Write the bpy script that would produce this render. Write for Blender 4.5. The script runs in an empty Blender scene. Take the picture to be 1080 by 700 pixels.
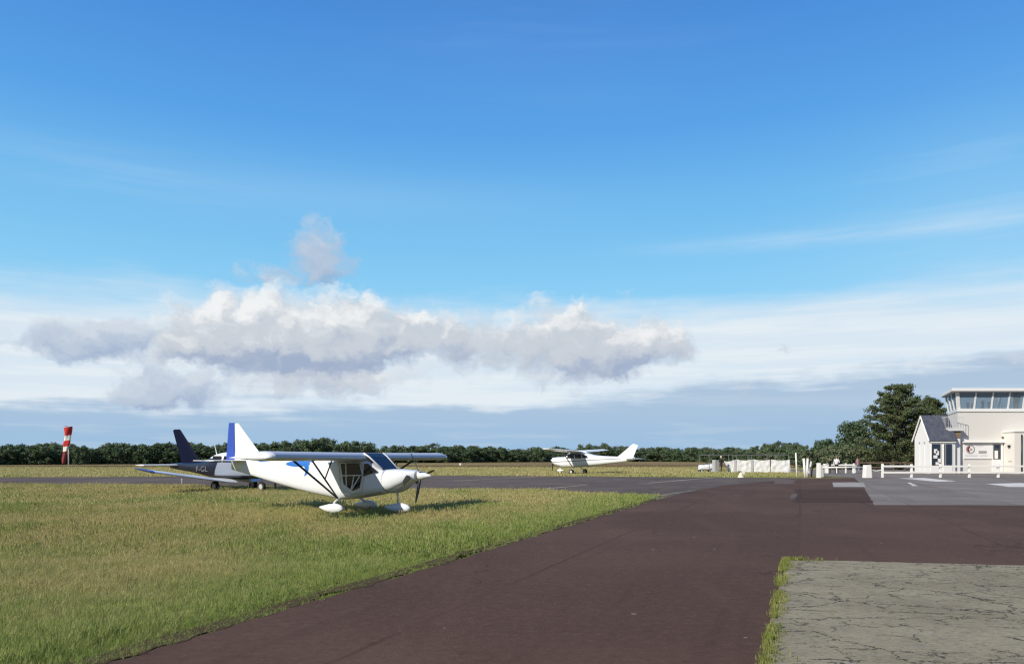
import bpy, bmesh, math, random
import numpy as np
from mathutils import Vector, Matrix, noise as mn

random.seed(7); rng = np.random.default_rng(7)
sc = bpy.context.scene
C = sc.collection
PI = math.pi
F, CX, HY, H = 800.0, 540.0, 482.0, 1.6        # focal length in photo pixels, principal column, horizon row, eye height


def at(px, py, D):
    return Vector(((px - CX) / F * D, D, H - (py - HY) / F * D))


def gd(px, py):
    D = H * F / (py - HY)
    return ((px - CX) / F * D, D)


# ------------------------------------------------------------------ materials
class NT:
    def __init__(s, nt):
        s.nt = nt; s.n = nt.nodes; s.l = nt.links

    def new(s, t, **kw):
        nd = s.n.new(t)
        for k, v in kw.items(): setattr(nd, k, v)
        return nd

    def link(s, a, b): s.l.new(a, b)

    def setin(s, sock, v):
        if isinstance(v, bpy.types.NodeSocket): s.l.new(v, sock)
        else: sock.default_value = v

    def math(s, op, a, b=0.0, c=None, clamp=False):
        nd = s.n.new('ShaderNodeMath'); nd.operation = op; nd.use_clamp = clamp
        s.setin(nd.inputs[0], a); s.setin(nd.inputs[1], b)
        if c is not None: s.setin(nd.inputs[2], c)
        return nd.outputs[0]

    def mix(s, f, a, b, blend='MIX'):
        nd = s.n.new('ShaderNodeMix'); nd.data_type = 'RGBA'; nd.blend_type = blend
        s.setin(nd.inputs[0], f)
        for sock, v in ((nd.inputs[6], a), (nd.inputs[7], b)):
            if isinstance(v, bpy.types.NodeSocket): s.l.new(v, sock)
            else: sock.default_value = (v[0], v[1], v[2], 1)
        return nd.outputs[2]

    def noise(s, vec, scale, detail=4, rough=.55, dist=0.0):
        nd = s.n.new('ShaderNodeTexNoise')
        nd.inputs['Scale'].default_value = scale; nd.inputs['Detail'].default_value = detail
        nd.inputs['Roughness'].default_value = rough; nd.inputs['Distortion'].default_value = dist
        if vec is not None: s.l.new(vec, nd.inputs['Vector'])
        return nd.outputs['Fac']

    def ramp(s, f, lo, hi):
        nd = s.n.new('ShaderNodeMapRange'); nd.interpolation_type = 'SMOOTHSTEP'
        s.setin(nd.inputs[0], f); nd.inputs[1].default_value = lo; nd.inputs[2].default_value = hi
        return nd.outputs[0]

    def scaled(s, vec, sx, sy, sz=1.0, rot=0.0):
        nd = s.n.new('ShaderNodeMapping'); nd.inputs['Scale'].default_value = (sx, sy, sz)
        nd.inputs['Rotation'].default_value = (0, 0, rot)
        s.l.new(vec, nd.inputs[0]); return nd.outputs[0]

    def bump(s, h, strength, dist):
        nd = s.n.new('ShaderNodeBump'); nd.inputs['Strength'].default_value = strength
        nd.inputs['Distance'].default_value = dist; s.l.new(h, nd.inputs['Height']); return nd.outputs[0]


def new_mat(name):
    m = bpy.data.materials.new(name); m.use_nodes = True
    t = NT(m.node_tree); b = t.n['Principled BSDF']
    return m, t, b


def pos(t):
    return t.new('ShaderNodeNewGeometry').outputs['Position']


def objco(t):
    return t.new('ShaderNodeTexCoord').outputs['Object']


def paint(name, col, rough=.4, var=.08, scale=3.0, metallic=0.0, coat=0.0, dirt=None):
    """a painted or plain surface with slight unevenness and grime of its own"""
    m, t, b = new_mat(name)
    p = objco(t)
    n = t.noise(p, scale, 5, .6)
    d = dirt or tuple(c * (1 - 3 * var) for c in col)
    c = t.mix(t.ramp(n, .35, .8), col, tuple(a * (1 - var) + e * var for a, e in zip(col, d)))
    n2 = t.noise(p, scale * 12, 3, .6)
    c = t.mix(t.math('MULTIPLY', t.ramp(n2, .5, .9), var * 2), c, d)
    t.link(c, b.inputs['Base Color'])
    b.inputs['Roughness'].default_value = rough; b.inputs['Metallic'].default_value = metallic
    b.inputs['Coat Weight'].default_value = coat
    return m


M = {}
M['white'] = paint('white_paint', (.80, .83, .86), .32, .06, 2.0, coat=.3, dirt=(.45, .43, .38))
M['fence_white'] = paint('fence_white', (.82, .81, .77), .6, .10, 3.0, dirt=(.4, .38, .33))
M['wingskin'] = paint('silver_blue_fabric', (.50, .54, .62), .4, .06, 2.0, coat=.15)
M['steel'] = paint('galvanised_steel', (.15, .155, .16), .6, .1)
M['royal'] = paint('royal_blue', (.035, .085, .42), .35, .06, 2.0, coat=.3)
M['navy'] = paint('navy_blue', (.006, .009, .028), .55, .08, 2.0)
M['navy'].node_tree.nodes['Principled BSDF'].inputs['Specular IOR Level'].default_value = .04
M['black'] = paint('black_metal', (.018, .018, .02), .45, .1)
M['grey'] = paint('grey_metal', (.3, .31, .32), .45, .1)
M['lightgrey'] = paint('light_grey', (.5, .51, .52), .5, .1)
M['rubber'] = paint('rubber', (.02, .02, .02), .85, .1)
M['render'] = paint('cream_render', (.68, .66, .62), .85, .07, .6, dirt=(.5, .46, .38))
M['render2'] = paint('pale_yellow_render', (.72, .70, .65), .85, .07, .6, dirt=(.5, .46, .36))
M['whitewall'] = paint('white_wall', (.74, .74, .72), .8, .08, .7, dirt=(.5, .48, .42))
M['trimwhite'] = paint('white_trim', (.8, .8, .78), .5, .06)
M['red'] = paint('red_cloth', (.55, .03, .025), .8, .12)
M['cloth'] = paint('white_cloth', (.8, .79, .75), .85, .1)
M['skin'] = paint('skin', (.45, .27, .19), .6, .08)
M['hairbrown'] = paint('brown_hair', (.06, .04, .025), .7, .1)
M['hairgrey'] = paint('grey_hair', (.3, .29, .27), .7, .1)
M['denim'] = paint('denim', (.07, .10, .16), .85, .15)
M['blackcloth'] = paint('black_cloth', (.015, .015, .018), .9, .1)
M['shirt'] = paint('white_shirt', (.7, .7, .72), .85, .1)
M['pinkcloth'] = paint('dusty_pink_cloth', (.42, .22, .24), .85, .1)
M['greyjean'] = paint('grey_trousers', (.18, .21, .26), .85, .1)
M['wood'] = paint('weathered_wood', (.16, .12, .085), .85, .15)
M['yellow'] = paint('pale_yellow', (.75, .72, .5), .6, .08)
M['brownblind'] = paint('brown_blind', (.16, .11, .07), .7, .1)
M['logored'] = paint('dark_red', (.22, .03, .03), .6, .05)
M['bronzegrey'] = paint('sign_grey', (.35, .33, .32), .6, .05)
M['tarp'] = paint('white_tarpaulin', (.82, .82, .80), .55, .06, 2.0, dirt=(.5, .5, .48))


def glass(name, col, rough=.08, seethrough=0.0):
    m, t, b = new_mat(name)
    n = t.noise(objco(t), 2.5, 3)
    t.link(t.mix(n, col, tuple(c * 1.5 for c in col)), b.inputs['Base Color'])
    b.inputs['Roughness'].default_value = rough
    b.inputs['IOR'].default_value = 1.5
    b.inputs['Specular IOR Level'].default_value = .6
    if seethrough:
        tr = t.new('ShaderNodeBsdfTransparent'); tr.inputs[0].default_value = (.8, .86, .9, 1)
        mx = t.new('ShaderNodeMixShader'); mx.inputs[0].default_value = seethrough
        t.link(b.outputs[0], mx.inputs[1]); t.link(tr.outputs[0], mx.inputs[2])
        t.link(mx.outputs[0], t.n['Material Output'].inputs[0])
    return m


M['glass'] = glass('dark_glass', (.012, .014, .018))
M['doorglass'] = glass('door_glass', (.02, .03, .05))
M['cockpit'] = glass('cockpit_glass', (.02, .025, .035), .06, .55)
M['cabglass'] = glass('tower_glass', (.34, .42, .48), .05, .72)


def mat_slate():
    m, t, b = new_mat('slate_tiles')
    p = objco(t)
    br = t.new('ShaderNodeTexBrick'); t.link(p, br.inputs['Vector'])
    br.inputs['Color1'].default_value = (.070, .080, .110, 1); br.inputs['Color2'].default_value = (.100, .112, .150, 1)
    br.inputs['Mortar'].default_value = (.02, .02, .03, 1); br.inputs['Scale'].default_value = 4.0
    br.inputs['Mortar Size'].default_value = .02; br.inputs['Row Height'].default_value = .5
    c = t.mix(t.ramp(t.noise(p, 2.0), .4, .8), br.outputs[0], (.12, .125, .135))
    t.link(c, b.inputs['Base Color']); b.inputs['Roughness'].default_value = .5
    return m


def mat_asphalt(name, base, warm, speck=.35, patch=None):
    m, t, b = new_mat(name)
    p = pos(t)
    big = t.noise(t.scaled(p, 1, 1, 1, -.37), .22, 5, .6)
    streak = t.noise(t.scaled(p, 1.2, .12, 1, .37), .8, 4, .6)
    mid = t.noise(p, 3.0, 5, .65)
    fine = t.noise(p, 55, 3, .7)
    peb = t.noise(p, 170, 2, .7)
    c = t.mix(t.ramp(big, .38, .66), base, warm)
    c = t.mix(t.math('MULTIPLY', t.ramp(streak, .52, .75), .35), c, tuple(x * 1.35 for x in warm))
    c = t.mix(t.math('MULTIPLY', t.ramp(mid, .5, .8), .25), c, tuple(x * .72 for x in base))
    c = t.mix(t.math('MULTIPLY', t.ramp(fine, .55, .8), speck), c, tuple(x * 1.9 for x in warm))
    c = t.mix(t.math('MULTIPLY', t.ramp(peb, .55, .75), speck), c, tuple(x * .5 for x in base))
    q = t.scaled(p, 1, 1, 1, .363)
    sq = t.new('ShaderNodeSeparateXYZ'); t.link(q, sq.inputs[0])
    agg = t.noise(p, 9.0, 6, .85); agg2 = t.noise(p, 26.0, 4, .85)
    c = t.mix(t.math('MULTIPLY', t.ramp(agg, .50, .66), .45), c, tuple(x * 1.45 for x in warm))
    c = t.mix(t.math('MULTIPLY', t.ramp(agg, .47, .36), .45), c, tuple(x * .62 for x in base))
    c = t.mix(t.math('MULTIPLY', t.ramp(agg2, .54, .70), .50), c, tuple(x * 1.7 for x in warm))
    # lanes laid at different times: a tone step every few metres, and a dark seam between them
    lane = t.math('ADD', t.math('DIVIDE', sq.outputs[0], 3.4), t.math('MULTIPLY', t.math('SUBTRACT', mid, .5), .03))
    cell = t.new('ShaderNodeTexWhiteNoise'); cell.noise_dimensions = '1D'; t.link(t.math('FLOOR', lane), cell.inputs['W'])
    c = t.mix(t.math('MULTIPLY', cell.outputs['Value'], .30), c, tuple(x * 1.28 for x in warm))
    seam = t.math('SUBTRACT', 1.0, t.ramp(t.math('ABSOLUTE', t.math('SUBTRACT', t.math('FRACT', lane), .5)), .485, .4985))
    seam = t.math('SUBTRACT', 1.0, seam)
    c = t.mix(t.math('MULTIPLY', seam, t.math('MULTIPLY', t.ramp(big, .4, .6), .5)), c, tuple(x * .5 for x in base))
    # darker wheel tracks and hairline cracks
    trk = t.ramp(t.noise(t.scaled(q, 1.1, .05), 1.0, 4, .7), .56, .70)
    c = t.mix(t.math('MULTIPLY', trk, .35), c, tuple(x * .66 for x in base))
    nv = t.new('ShaderNodeTexNoise'); nv.inputs['Scale'].default_value = 1.3; nv.inputs['Detail'].default_value = 6; nv.inputs['Roughness'].default_value = .7; t.link(p, nv.inputs['Vector'])
    ws_ = t.new('ShaderNodeVectorMath'); ws_.operation = 'SCALE'; ws_.inputs['Scale'].default_value = 1.1; t.link(nv.outputs['Color'], ws_.inputs[0])
    wa = t.new('ShaderNodeVectorMath'); wa.operation = 'ADD'; t.link(p, wa.inputs[0]); t.link(ws_.outputs[0], wa.inputs[1])
    vc = t.new('ShaderNodeTexVoronoi'); vc.feature = 'DISTANCE_TO_EDGE'; vc.inputs['Scale'].default_value = .24; t.link(wa.outputs[0], vc.inputs['Vector'])
    hair = t.math('MULTIPLY', t.math('SUBTRACT', 1.0, t.ramp(vc.outputs['Distance'], .001, .006)), t.ramp(t.noise(p, .35, 4, .7), .52, .58))
    c = t.mix(t.math('MULTIPLY', hair, .75), c, tuple(x * .4 for x in base))
    pale = t.ramp(t.noise(t.scaled(q, .35, .16), 1.0, 4, .55), .54, .70)
    c = t.mix(t.math('MULTIPLY', pale, .38), c, tuple(x * 1.45 for x in warm))
    # a few pale chips and scuffs
    v = t.new('ShaderNodeTexVoronoi'); v.inputs['Scale'].default_value = 2.1; t.link(p, v.inputs['Vector'])
    chip = t.math('LESS_THAN', v.outputs['Distance'], .065)
    c = t.mix(t.math('MULTIPLY', chip, t.ramp(t.noise(p, 5), .5, .6)), c, (.26, .22, .20))
    t.link(c, b.inputs['Base Color']); b.inputs['Roughness'].default_value = .9
    b.inputs['Specular IOR Level'].default_value = .12
    h = t.math('ADD', t.math('MULTIPLY', fine, .6), peb)
    t.link(t.bump(h, .5, .006), b.inputs['Normal'])
    return m


def mat_pad():
    """old grey paving: worn joints across, branching cracks, stains, moss in the cracks"""
    m, t, b = new_mat('cracked_paving')
    p = pos(t)
    q = t.scaled(p, 1, 1, 1, .10)
    sep = t.new('ShaderNodeSeparateXYZ'); t.link(q, sep.inputs[0])
    w1 = t.noise(p, 2.2, 5, .7); w2 = t.noise(p, 9.0, 4, .7)
    yw = t.math('ADD', sep.outputs[1], t.math('ADD', t.math('MULTIPLY', w1, .30), t.math('MULTIPLY', w2, .12)))
    fr = t.math('FRACT', t.math('MULTIPLY', yw, 1.02))
    dj = t.math('ABSOLUTE', t.math('SUBTRACT', fr, .5))
    gate = t.ramp(t.noise(t.scaled(p, .8, 1.6), 1.3, 4, .7), .50, .60)
    joint = t.math('MULTIPLY', t.math('SUBTRACT', 1.0, t.ramp(dj, .002, .022)), gate)
    wv = t.new('ShaderNodeVectorMath'); wv.operation = 'ADD'
    nv = t.new('ShaderNodeTexNoise'); nv.inputs['Scale'].default_value = 2.6; nv.inputs['Detail'].default_value = 6
    nv.inputs['Roughness'].default_value = .7; t.link(p, nv.inputs['Vector'])
    sm = t.new('ShaderNodeVectorMath'); sm.operation = 'SCALE'; sm.inputs['Scale'].default_value = .55
    t.link(nv.outputs['Color'], sm.inputs[0]); t.link(t.scaled(p, .8, 1.1), wv.inputs[0]); t.link(sm.outputs[0], wv.inputs[1])
    crack = None; fine0 = t.noise(p, 30, 3, .7)
    for sc_, lo, hi, g0 in ((.8, .002, .011, .36), (1.8, .003, .011, .48), (3.8, .003, .010, .58)):
        v = t.new('ShaderNodeTexVoronoi'); v.feature = 'DISTANCE_TO_EDGE'; v.inputs['Scale'].default_value = sc_
        t.link(wv.outputs[0], v.inputs['Vector'])
        k = t.math('MULTIPLY', t.math('SUBTRACT', 1.0, t.ramp(t.math('ADD', v.outputs['Distance'], t.math('MULTIPLY', t.math('SUBTRACT', fine0, .5), .02)), lo * sc_, hi * sc_)),
                   t.ramp(t.noise(p, 1.1 + sc_, 4, .7), g0, g0 + .1))
        crack = k if crack is None else t.math('MAXIMUM', crack, k)
    crack = t.math('MAXIMUM', crack, joint)
    big = t.noise(p, .7, 5, .6); mid = t.noise(p, 6, 5, .7); fine = t.noise(p, 70, 3, .7); strk = t.noise(t.scaled(p, 3, 14), 2.0, 5, .75)
    c = t.mix(t.ramp(big, .35, .7), (.25, .215, .135), (.345, .302, .198))
    c = t.mix(t.math('MULTIPLY', t.ramp(mid, .45, .75), .5), c, (.17, .165, .14))
    c = t.mix(t.math('MULTIPLY', t.ramp(strk, .5, .7), .55), c, (.42, .39, .33))
    gr_ = t.noise(t.scaled(p, 14, 26), 1.0, 4, .8)
    c = t.mix(t.math('MULTIPLY', t.ramp(gr_, .5, .36), .55), c, (.10, .095, .075))
    c = t.mix(t.math('MULTIPLY', t.ramp(gr_, .58, .72), .7), c, (.50, .47, .40))
    c = t.mix(t.math('MULTIPLY', t.ramp(fine, .5, .75), .55), c, (.14, .135, .115))
    moss = t.ramp(t.noise(p, 1.6, 4, .6), .55, .68)
    halo = t.math('MULTIPLY', t.math('MULTIPLY', t.math('SUBTRACT', 1.0, t.ramp(dj, .01, .06)), moss), t.ramp(w2, .45, .6))
    c = t.mix(t.math('MULTIPLY', halo, .8), c, (.14, .15, .045))
    c = t.mix(t.math('MULTIPLY', crack, .92), c, (.045, .04, .028))
    t.link(c, b.inputs['Base Color']); b.inputs['Roughness'].default_value = .92
    b.inputs['Specular IOR Level'].default_value = .25
    h = t.math('SUBTRACT', t.math('ADD', t.math('MULTIPLY', mid, .6), t.math('MULTIPLY', fine, .5)), t.math('MULTIPLY', crack, 2.0))
    t.link(t.bump(h, .8, .012), b.inputs['Normal'])
    return m


EDGE_K = .38   # the road's left edge runs along X = -3.15 + .38 (Y - 5.87)


def grass_colour(t, p, blade):
    """green beside the road and in damp patches, drier and straw-coloured away from it"""
    sep = t.new('ShaderNodeSeparateXYZ'); t.link(p, sep.inputs[0])
    off = t.math('SUBTRACT', t.math('ADD', t.math('MULTIPLY', t.math('SUBTRACT', sep.outputs[1], 5.87), EDGE_K), -3.15), sep.outputs[0])
    n1 = t.noise(p, .35, 4, .6); n2 = t.noise(p, 1.7, 4, .65); n3 = t.noise(p, .06, 3, .6)
    edge = t.math('ADD', off, t.math('MULTIPLY', t.math('SUBTRACT', n1, .5), 5.0))
    dry = t.ramp(edge, .2, 5.2)
    dry = t.math('MULTIPLY', dry, t.ramp(t.math('ADD', n1, t.math('MULTIPLY', n3, .5)), .5, .85))
    dry = t.math('ADD', t.math('MULTIPLY', t.ramp(n2, .45, .75), .25), dry, clamp=True)
    far = t.ramp(sep.outputs[1], 40, 75)
    dry = t.math('MAXIMUM', dry, t.math('MULTIPLY', far, t.math('ADD', .45, t.math('MULTIPLY', n3, .6))), clamp=True)
    if blade:
        c = t.mix(dry, (.33, .42, .105), (.60, .52, .235))
    else:
        c = t.mix(dry, (.19, .21, .055), (.38, .315, .135))
    heath = t.math('MULTIPLY', t.ramp(sep.outputs[1], 105, 125), t.ramp(t.noise(t.scaled(p, .012, .05), 1.0, 4, .6), .42, .56))
    return t.mix(heath, c, (.22, .145, .085)), dry


def mat_ground():
    m, t, b = new_mat('grass_ground')
    p = pos(t)
    c, dry = grass_colour(t, p, False)
    fine = t.noise(p, 22, 5, .75); clump = t.noise(t.scaled(p, 1, .6), 2.4, 5, .7)
    c = t.mix(t.math('MULTIPLY', t.ramp(fine, .4, .7), .5), c, (.05, .055, .018))
    c = t.mix(t.math('MULTIPLY', t.ramp(clump, .5, .72), .4), c, (.26, .21, .09))
    t.link(c, b.inputs['Base Color']); b.inputs['Roughness'].default_value = 1.0
    b.inputs['Specular IOR Level'].default_value = .1
    t.link(t.bump(t.math('ADD', fine, clump), 1.0, .12), b.inputs['Normal'])
    return m


def mat_blade(name, tint=None, straw=.5):
    m, t, b = new_mat(name)
    p = pos(t)
    c, dry = grass_colour(t, p, True)
    if tint: c = t.mix(.7, c, tint)
    oi = t.new('ShaderNodeObjectInfo')
    c = t.mix(t.math('MULTIPLY', t.ramp(oi.outputs['Random'], .55, 1.0), straw), c, (.62, .53, .27))
    c = t.mix(t.math('MULTIPLY', t.ramp(oi.outputs['Random'], .5, .0), .4), c, (.10, .15, .03))
    b.inputs['Roughness'].default_value = .6; b.inputs['Specular IOR Level'].default_value = .25
    t.link(c, b.inputs['Base Color'])
    tr = t.new('ShaderNodeBsdfTranslucent'); t.link(c, tr.inputs[0])
    mx = t.new('ShaderNodeMixShader'); mx.inputs[0].default_value = .35
    t.link(b.outputs[0], mx.inputs[1]); t.link(tr.outputs[0], mx.inputs[2])
    t.link(mx.outputs[0], t.n['Material Output'].inputs[0])
    return m


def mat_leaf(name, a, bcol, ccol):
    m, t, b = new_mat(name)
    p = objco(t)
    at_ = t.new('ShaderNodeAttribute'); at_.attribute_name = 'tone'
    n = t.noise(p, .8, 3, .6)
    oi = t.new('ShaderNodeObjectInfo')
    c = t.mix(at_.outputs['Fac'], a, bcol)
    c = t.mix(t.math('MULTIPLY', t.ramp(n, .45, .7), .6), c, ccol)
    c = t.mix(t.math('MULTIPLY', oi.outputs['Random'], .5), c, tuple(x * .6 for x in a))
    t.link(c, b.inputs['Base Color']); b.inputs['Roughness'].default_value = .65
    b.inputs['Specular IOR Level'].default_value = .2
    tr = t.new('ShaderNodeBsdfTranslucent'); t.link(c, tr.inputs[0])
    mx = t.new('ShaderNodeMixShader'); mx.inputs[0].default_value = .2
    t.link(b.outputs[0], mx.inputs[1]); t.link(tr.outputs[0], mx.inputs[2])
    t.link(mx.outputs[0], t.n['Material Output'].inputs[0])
    return m


M['slate'] = mat_slate()
M['road'] = mat_asphalt('brown_asphalt', (.082, .049, .036), (.106, .065, .048))
M['road_patch'] = mat_asphalt('dark_patch_asphalt', (.060, .036, .027), (.072, .043, .033))
M['taxi'] = mat_asphalt('grey_asphalt', (.090, .072, .063), (.135, .112, .098))
M['apron'] = mat_asphalt('pale_apron', (.165, .148, .13), (.225, .20, .178))
M['apron_pale'] = mat_asphalt('worn_concrete', (.30, .285, .26), (.36, .345, .32))
M['line'] = mat_asphalt('worn_white_line', (.50, .48, .44), (.66, .64, .60), .6)
M['lineyellow'] = mat_asphalt('worn_pale_line', (.30, .27, .21), (.40, .36, .28), .6)
M['pad'] = mat_pad()
M['ground'] = mat_ground()
M['blade'] = mat_blade('grass_blade')
M['weed'] = mat_blade('weed_blade', (.27, .29, .06), .5)
M['bark'] = paint('bark', (.09, .07, .055), .9, .2, 6)
M['leaf_dark'] = mat_leaf('oak_leaf', (.085, .14, .07), (.155, .22, .105), (.17, .21, .115))
M['leaf_olive'] = mat_leaf('olive_leaf', (.11, .145, .08), (.19, .23, .12), (.19, .21, .125))
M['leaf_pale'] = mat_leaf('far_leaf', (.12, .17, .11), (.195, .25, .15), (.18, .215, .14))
M['needle'] = mat_leaf('pine_needle', (.082, .112, .050), (.165, .20, .085), (.175, .19, .085))


# ------------------------------------------------------------------ mesh helpers
def tag(o, label=None, cat=None, group=None, kind=None):
    if label: o['label'] = label
    if cat: o['category'] = cat
    if group: o['group'] = group
    if kind: o['kind'] = kind
    return o


def obj(name, bm, mat, parent=None, smooth=False, bevel=0.0, mats=None, autosm=None):
    me = bpy.data.meshes.new(name)
    bmesh.ops.recalc_face_normals(bm, faces=bm.faces)
    bm.to_mesh(me); bm.free()
    for mm in (mats or [mat]): me.materials.append(mm)
    if smooth:
        for p in me.polygons: p.use_smooth = True
    o = bpy.data.objects.new(name, me); C.objects.link(o)
    if parent is not None: o.parent = parent
    if bevel:
        b = o.modifiers.new('bevel', 'BEVEL'); b.width = bevel; b.segments = 2; b.limit_method = 'ANGLE'
    if autosm and smooth:
        try: me.set_sharp_from_angle(angle=math.radians(autosm))
        except Exception: pass
    return o


def thing(name, label, cat, loc=(0, 0, 0), rotz=0.0, group=None):
    o = bpy.data.objects.new(name, None); C.objects.link(o)
    o.location = loc; o.rotation_euler = (0, 0, rotz)
    return tag(o, label, cat, group)


def dup(root, loc, rotz=None, label=None, group=None, scale=None):
    def cp(o, parent):
        c = o.copy(); C.objects.link(c)
        if parent is not None: c.parent = parent
        for ch in list(o.children): cp(ch, c)
        return c
    r = cp(root, None); r.location = loc
    if rotz is not None: r.rotation_euler = (0, 0, rotz)
    if label: r['label'] = label
    if group: r['group'] = group
    if scale is not None: r.scale = scale
    return r


def box(bm, x0, x1, y0, y1, z0, z1):
    v = [bm.verts.new(c) for c in ((x0, y0, z0), (x1, y0, z0), (x1, y1, z0), (x0, y1, z0), (x0, y0, z1), (x1, y0, z1), (x1, y1, z1), (x0, y1, z1))]
    for f in ((3, 2, 1, 0), (4, 5, 6, 7), (0, 1, 5, 4), (1, 2, 6, 5), (2, 3, 7, 6), (3, 0, 4, 7)): bm.faces.new([v[i] for i in f])
    return v


def bx(*a):
    bm = bmesh.new(); box(bm, *a); return bm


def tube(bm, pts, r, n=8, r2=None, flat=1.0):
    pts = [Vector(p) for p in pts]; rings = []
    up = None
    for i, p in enumerate(pts):
        d = (pts[min(i + 1, len(pts) - 1)] - pts[max(i - 1, 0)]).normalized()
        a = d.cross(Vector((0, 0, 1)))
        if a.length < 1e-3: a = d.cross(Vector((0, 1, 0)))
        a.normalize(); b = d.cross(a)
        rr = r if r2 is None else r + (r2 - r) * i / (len(pts) - 1)
        rings.append([bm.verts.new(p + a * math.cos(2 * PI * k / n) * rr * flat + b * math.sin(2 * PI * k / n) * rr) for k in range(n)])
    for i in range(len(rings) - 1):
        for k in range(n): bm.faces.new((rings[i][k], rings[i][(k + 1) % n], rings[i + 1][(k + 1) % n], rings[i + 1][k]))
    bm.faces.new(rings[0][::-1]); bm.faces.new(rings[-1])


def tb(pts, r, n=8, r2=None, flat=1.0):
    bm = bmesh.new(); tube(bm, pts, r, n, r2, flat); return bm


def skin_rings(bm, rings, cap=True):
    vs = [[bm.verts.new(p) for p in r] for r in rings]
    n = len(vs[0])
    for i in range(len(vs) - 1):
        for k in range(n):
            try: bm.faces.new((vs[i][k], vs[i][(k + 1) % n], vs[i + 1][(k + 1) % n], vs[i + 1][k]))
            except ValueError: pass
    if cap: bm.faces.new(vs[0][::-1]); bm.faces.new(vs[-1])
    return vs


def crom(st, sub):
    """Catmull-Rom through station tuples"""
    out = []
    st = [np.array(s, float) for s in st]
    for i in range(len(st) - 1):
        a, b, c, d = st[max(i - 1, 0)], st[i], st[i + 1], st[min(i + 2, len(st) - 1)]
        for k in range(sub):
            u = k / sub
            out.append(.5 * ((2 * b) + (-a + c) * u + (2 * a - 5 * b + 4 * c - d) * u * u + (-a + 3 * b - 3 * c + d) * u ** 3))
    out.append(st[-1]); return out


def loft(st, sub=4, n=28, pw=2.6):
    """stations (x, z low, z high, half width) -> a closed body along x"""
    rings = []
    for x, z0, z1, w in crom(st, sub):
        r = []
        for k in range(n):
            a = 2 * PI * k / n; c, s = math.cos(a), math.sin(a)
            r.append((x, w * math.copysign(abs(c) ** (2 / pw), c), (z0 + z1) / 2 + (z1 - z0) / 2 * math.copysign(abs(s) ** (2 / pw), s)))
        rings.append(r)
    bm = bmesh.new(); skin_rings(bm, rings); return bm


def foil(n=14):
    up = []
    for i in range(n + 1):
        x = .5 * (1 - math.cos(PI * i / n))
        y = 5 * (.2969 * math.sqrt(x) - .126 * x - .3516 * x * x + .2843 * x ** 3 - .1015 * x ** 4)
        up.append((x, y))
    return [(x, y * 1.25) for x, y in up] + [(x, -y * .75) for x, y in up[-2:0:-1]]


def wing_bm(secs, vertical=False):
    """sections (span, x of leading edge, chord, height, relative thickness); flies toward +x"""
    rings = []
    for y, xl, c, z, th in secs:
        r = []
        for u, v in foil():
            if vertical: r.append((xl - u * c, z + (v if v > 0 else v / .6 * 1.0) * th * c * .9, y))
            else: r.append((xl - u * c, y, z + v * th * c))
        rings.append(r)
    bm = bmesh.new(); skin_rings(bm, rings); return bm


def slab(poly, z0, z1):
    bm = bmesh.new()
    skin_rings(bm, [[(x, y, z0) for x, y in poly], [(x, y, z1) for x, y in poly]]); return bm


def plate_y(poly, y0, y1):
    """a plate in the x-z plane between two y values"""
    bm = bmesh.new()
    skin_rings(bm, [[(x, y0, z) for x, z in poly], [(x, y1, z) for x, z in poly]]); return bm


def disc_y(x, z, r, y0, y1, n=20):
    return plate_y([(x + r * math.cos(2 * PI * k / n), z + r * math.sin(2 * PI * k / n)) for k in range(n)], y0, y1)


def wheel(parent, x, y, r, w, hub=True):
    bm = bmesh.new()
    prof = [(-w / 2, r * .62), (-w / 2, r * .88), (-w * .33, r), (w * .33, r), (w / 2, r * .88), (w / 2, r * .62)]
    n = 24
    rings = [[(x + rr * math.cos(2 * PI * k / n), y + yy, r + rr * math.sin(2 * PI * k / n)) for k in range(n)] for yy, rr in prof]
    skin_rings(bm, rings)
    tyre = obj('wheel', bm, M['rubber'], parent, True, autosm=40)
    if hub: obj('hub', disc_y(x, r, r * .55, y - w / 2 - .006, y + w / 2 + .006), M['lightgrey'], tyre)
    return tyre


def sheet(name, poly, z, mat, label=None):
    """a ground sheet of even thickness laid just above what is below"""
    bm = bmesh.new()
    bm.faces.new([bm.verts.new((x, y, z)) for x, y in poly])
    bmesh.ops.triangulate(bm, faces=bm.faces)
    me = bpy.data.meshes.new(name)
    bmesh.ops.recalc_face_normals(bm, faces=bm.faces)
    for f in bm.faces:
        if f.normal.z < 0: f.normal_flip()
    bm.to_mesh(me); bm.free(); me.materials.append(mat)
    o = bpy.data.objects.new(name, me); C.objects.link(o); o['kind'] = 'structure'
    return o


def rough_line(pts, step, amp, seed=0):
    out = []
    for (x0, y0), (x1, y1) in zip(pts[:-1], pts[1:]):
        L = math.hypot(x1 - x0, y1 - y0); k = max(1, int(L / step))
        nx, ny = -(y1 - y0) / L, (x1 - x0) / L
        for i in range(k):
            u = i / k
            x, y = x0 + (x1 - x0) * u, y0 + (y1 - y0) * u
            d = amp * (mn.noise(Vector((x * 1.1, y * 1.1, seed))) + .6 * mn.noise(Vector((x * 4, y * 4, seed + 5))))
            out.append((x + nx * d, y + ny * d))
    out.append(pts[-1]); return out


# ------------------------------------------------------------------ the ground
def edge_x(Y): return -3.15 + EDGE_K * (Y - 5.87)


bm = bmesh.new()
N = 900
for x0, x1, y0, y1 in ((-2600, 2600, -400, 4000),):
    bm.faces.new([bm.verts.new(c) for c in ((x0, y0, 0), (x1, y0, 0), (x1, y1, 0), (x0, y1, 0))])
g = obj('ground', bm, M['ground']); g['kind'] = 'structure'

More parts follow.
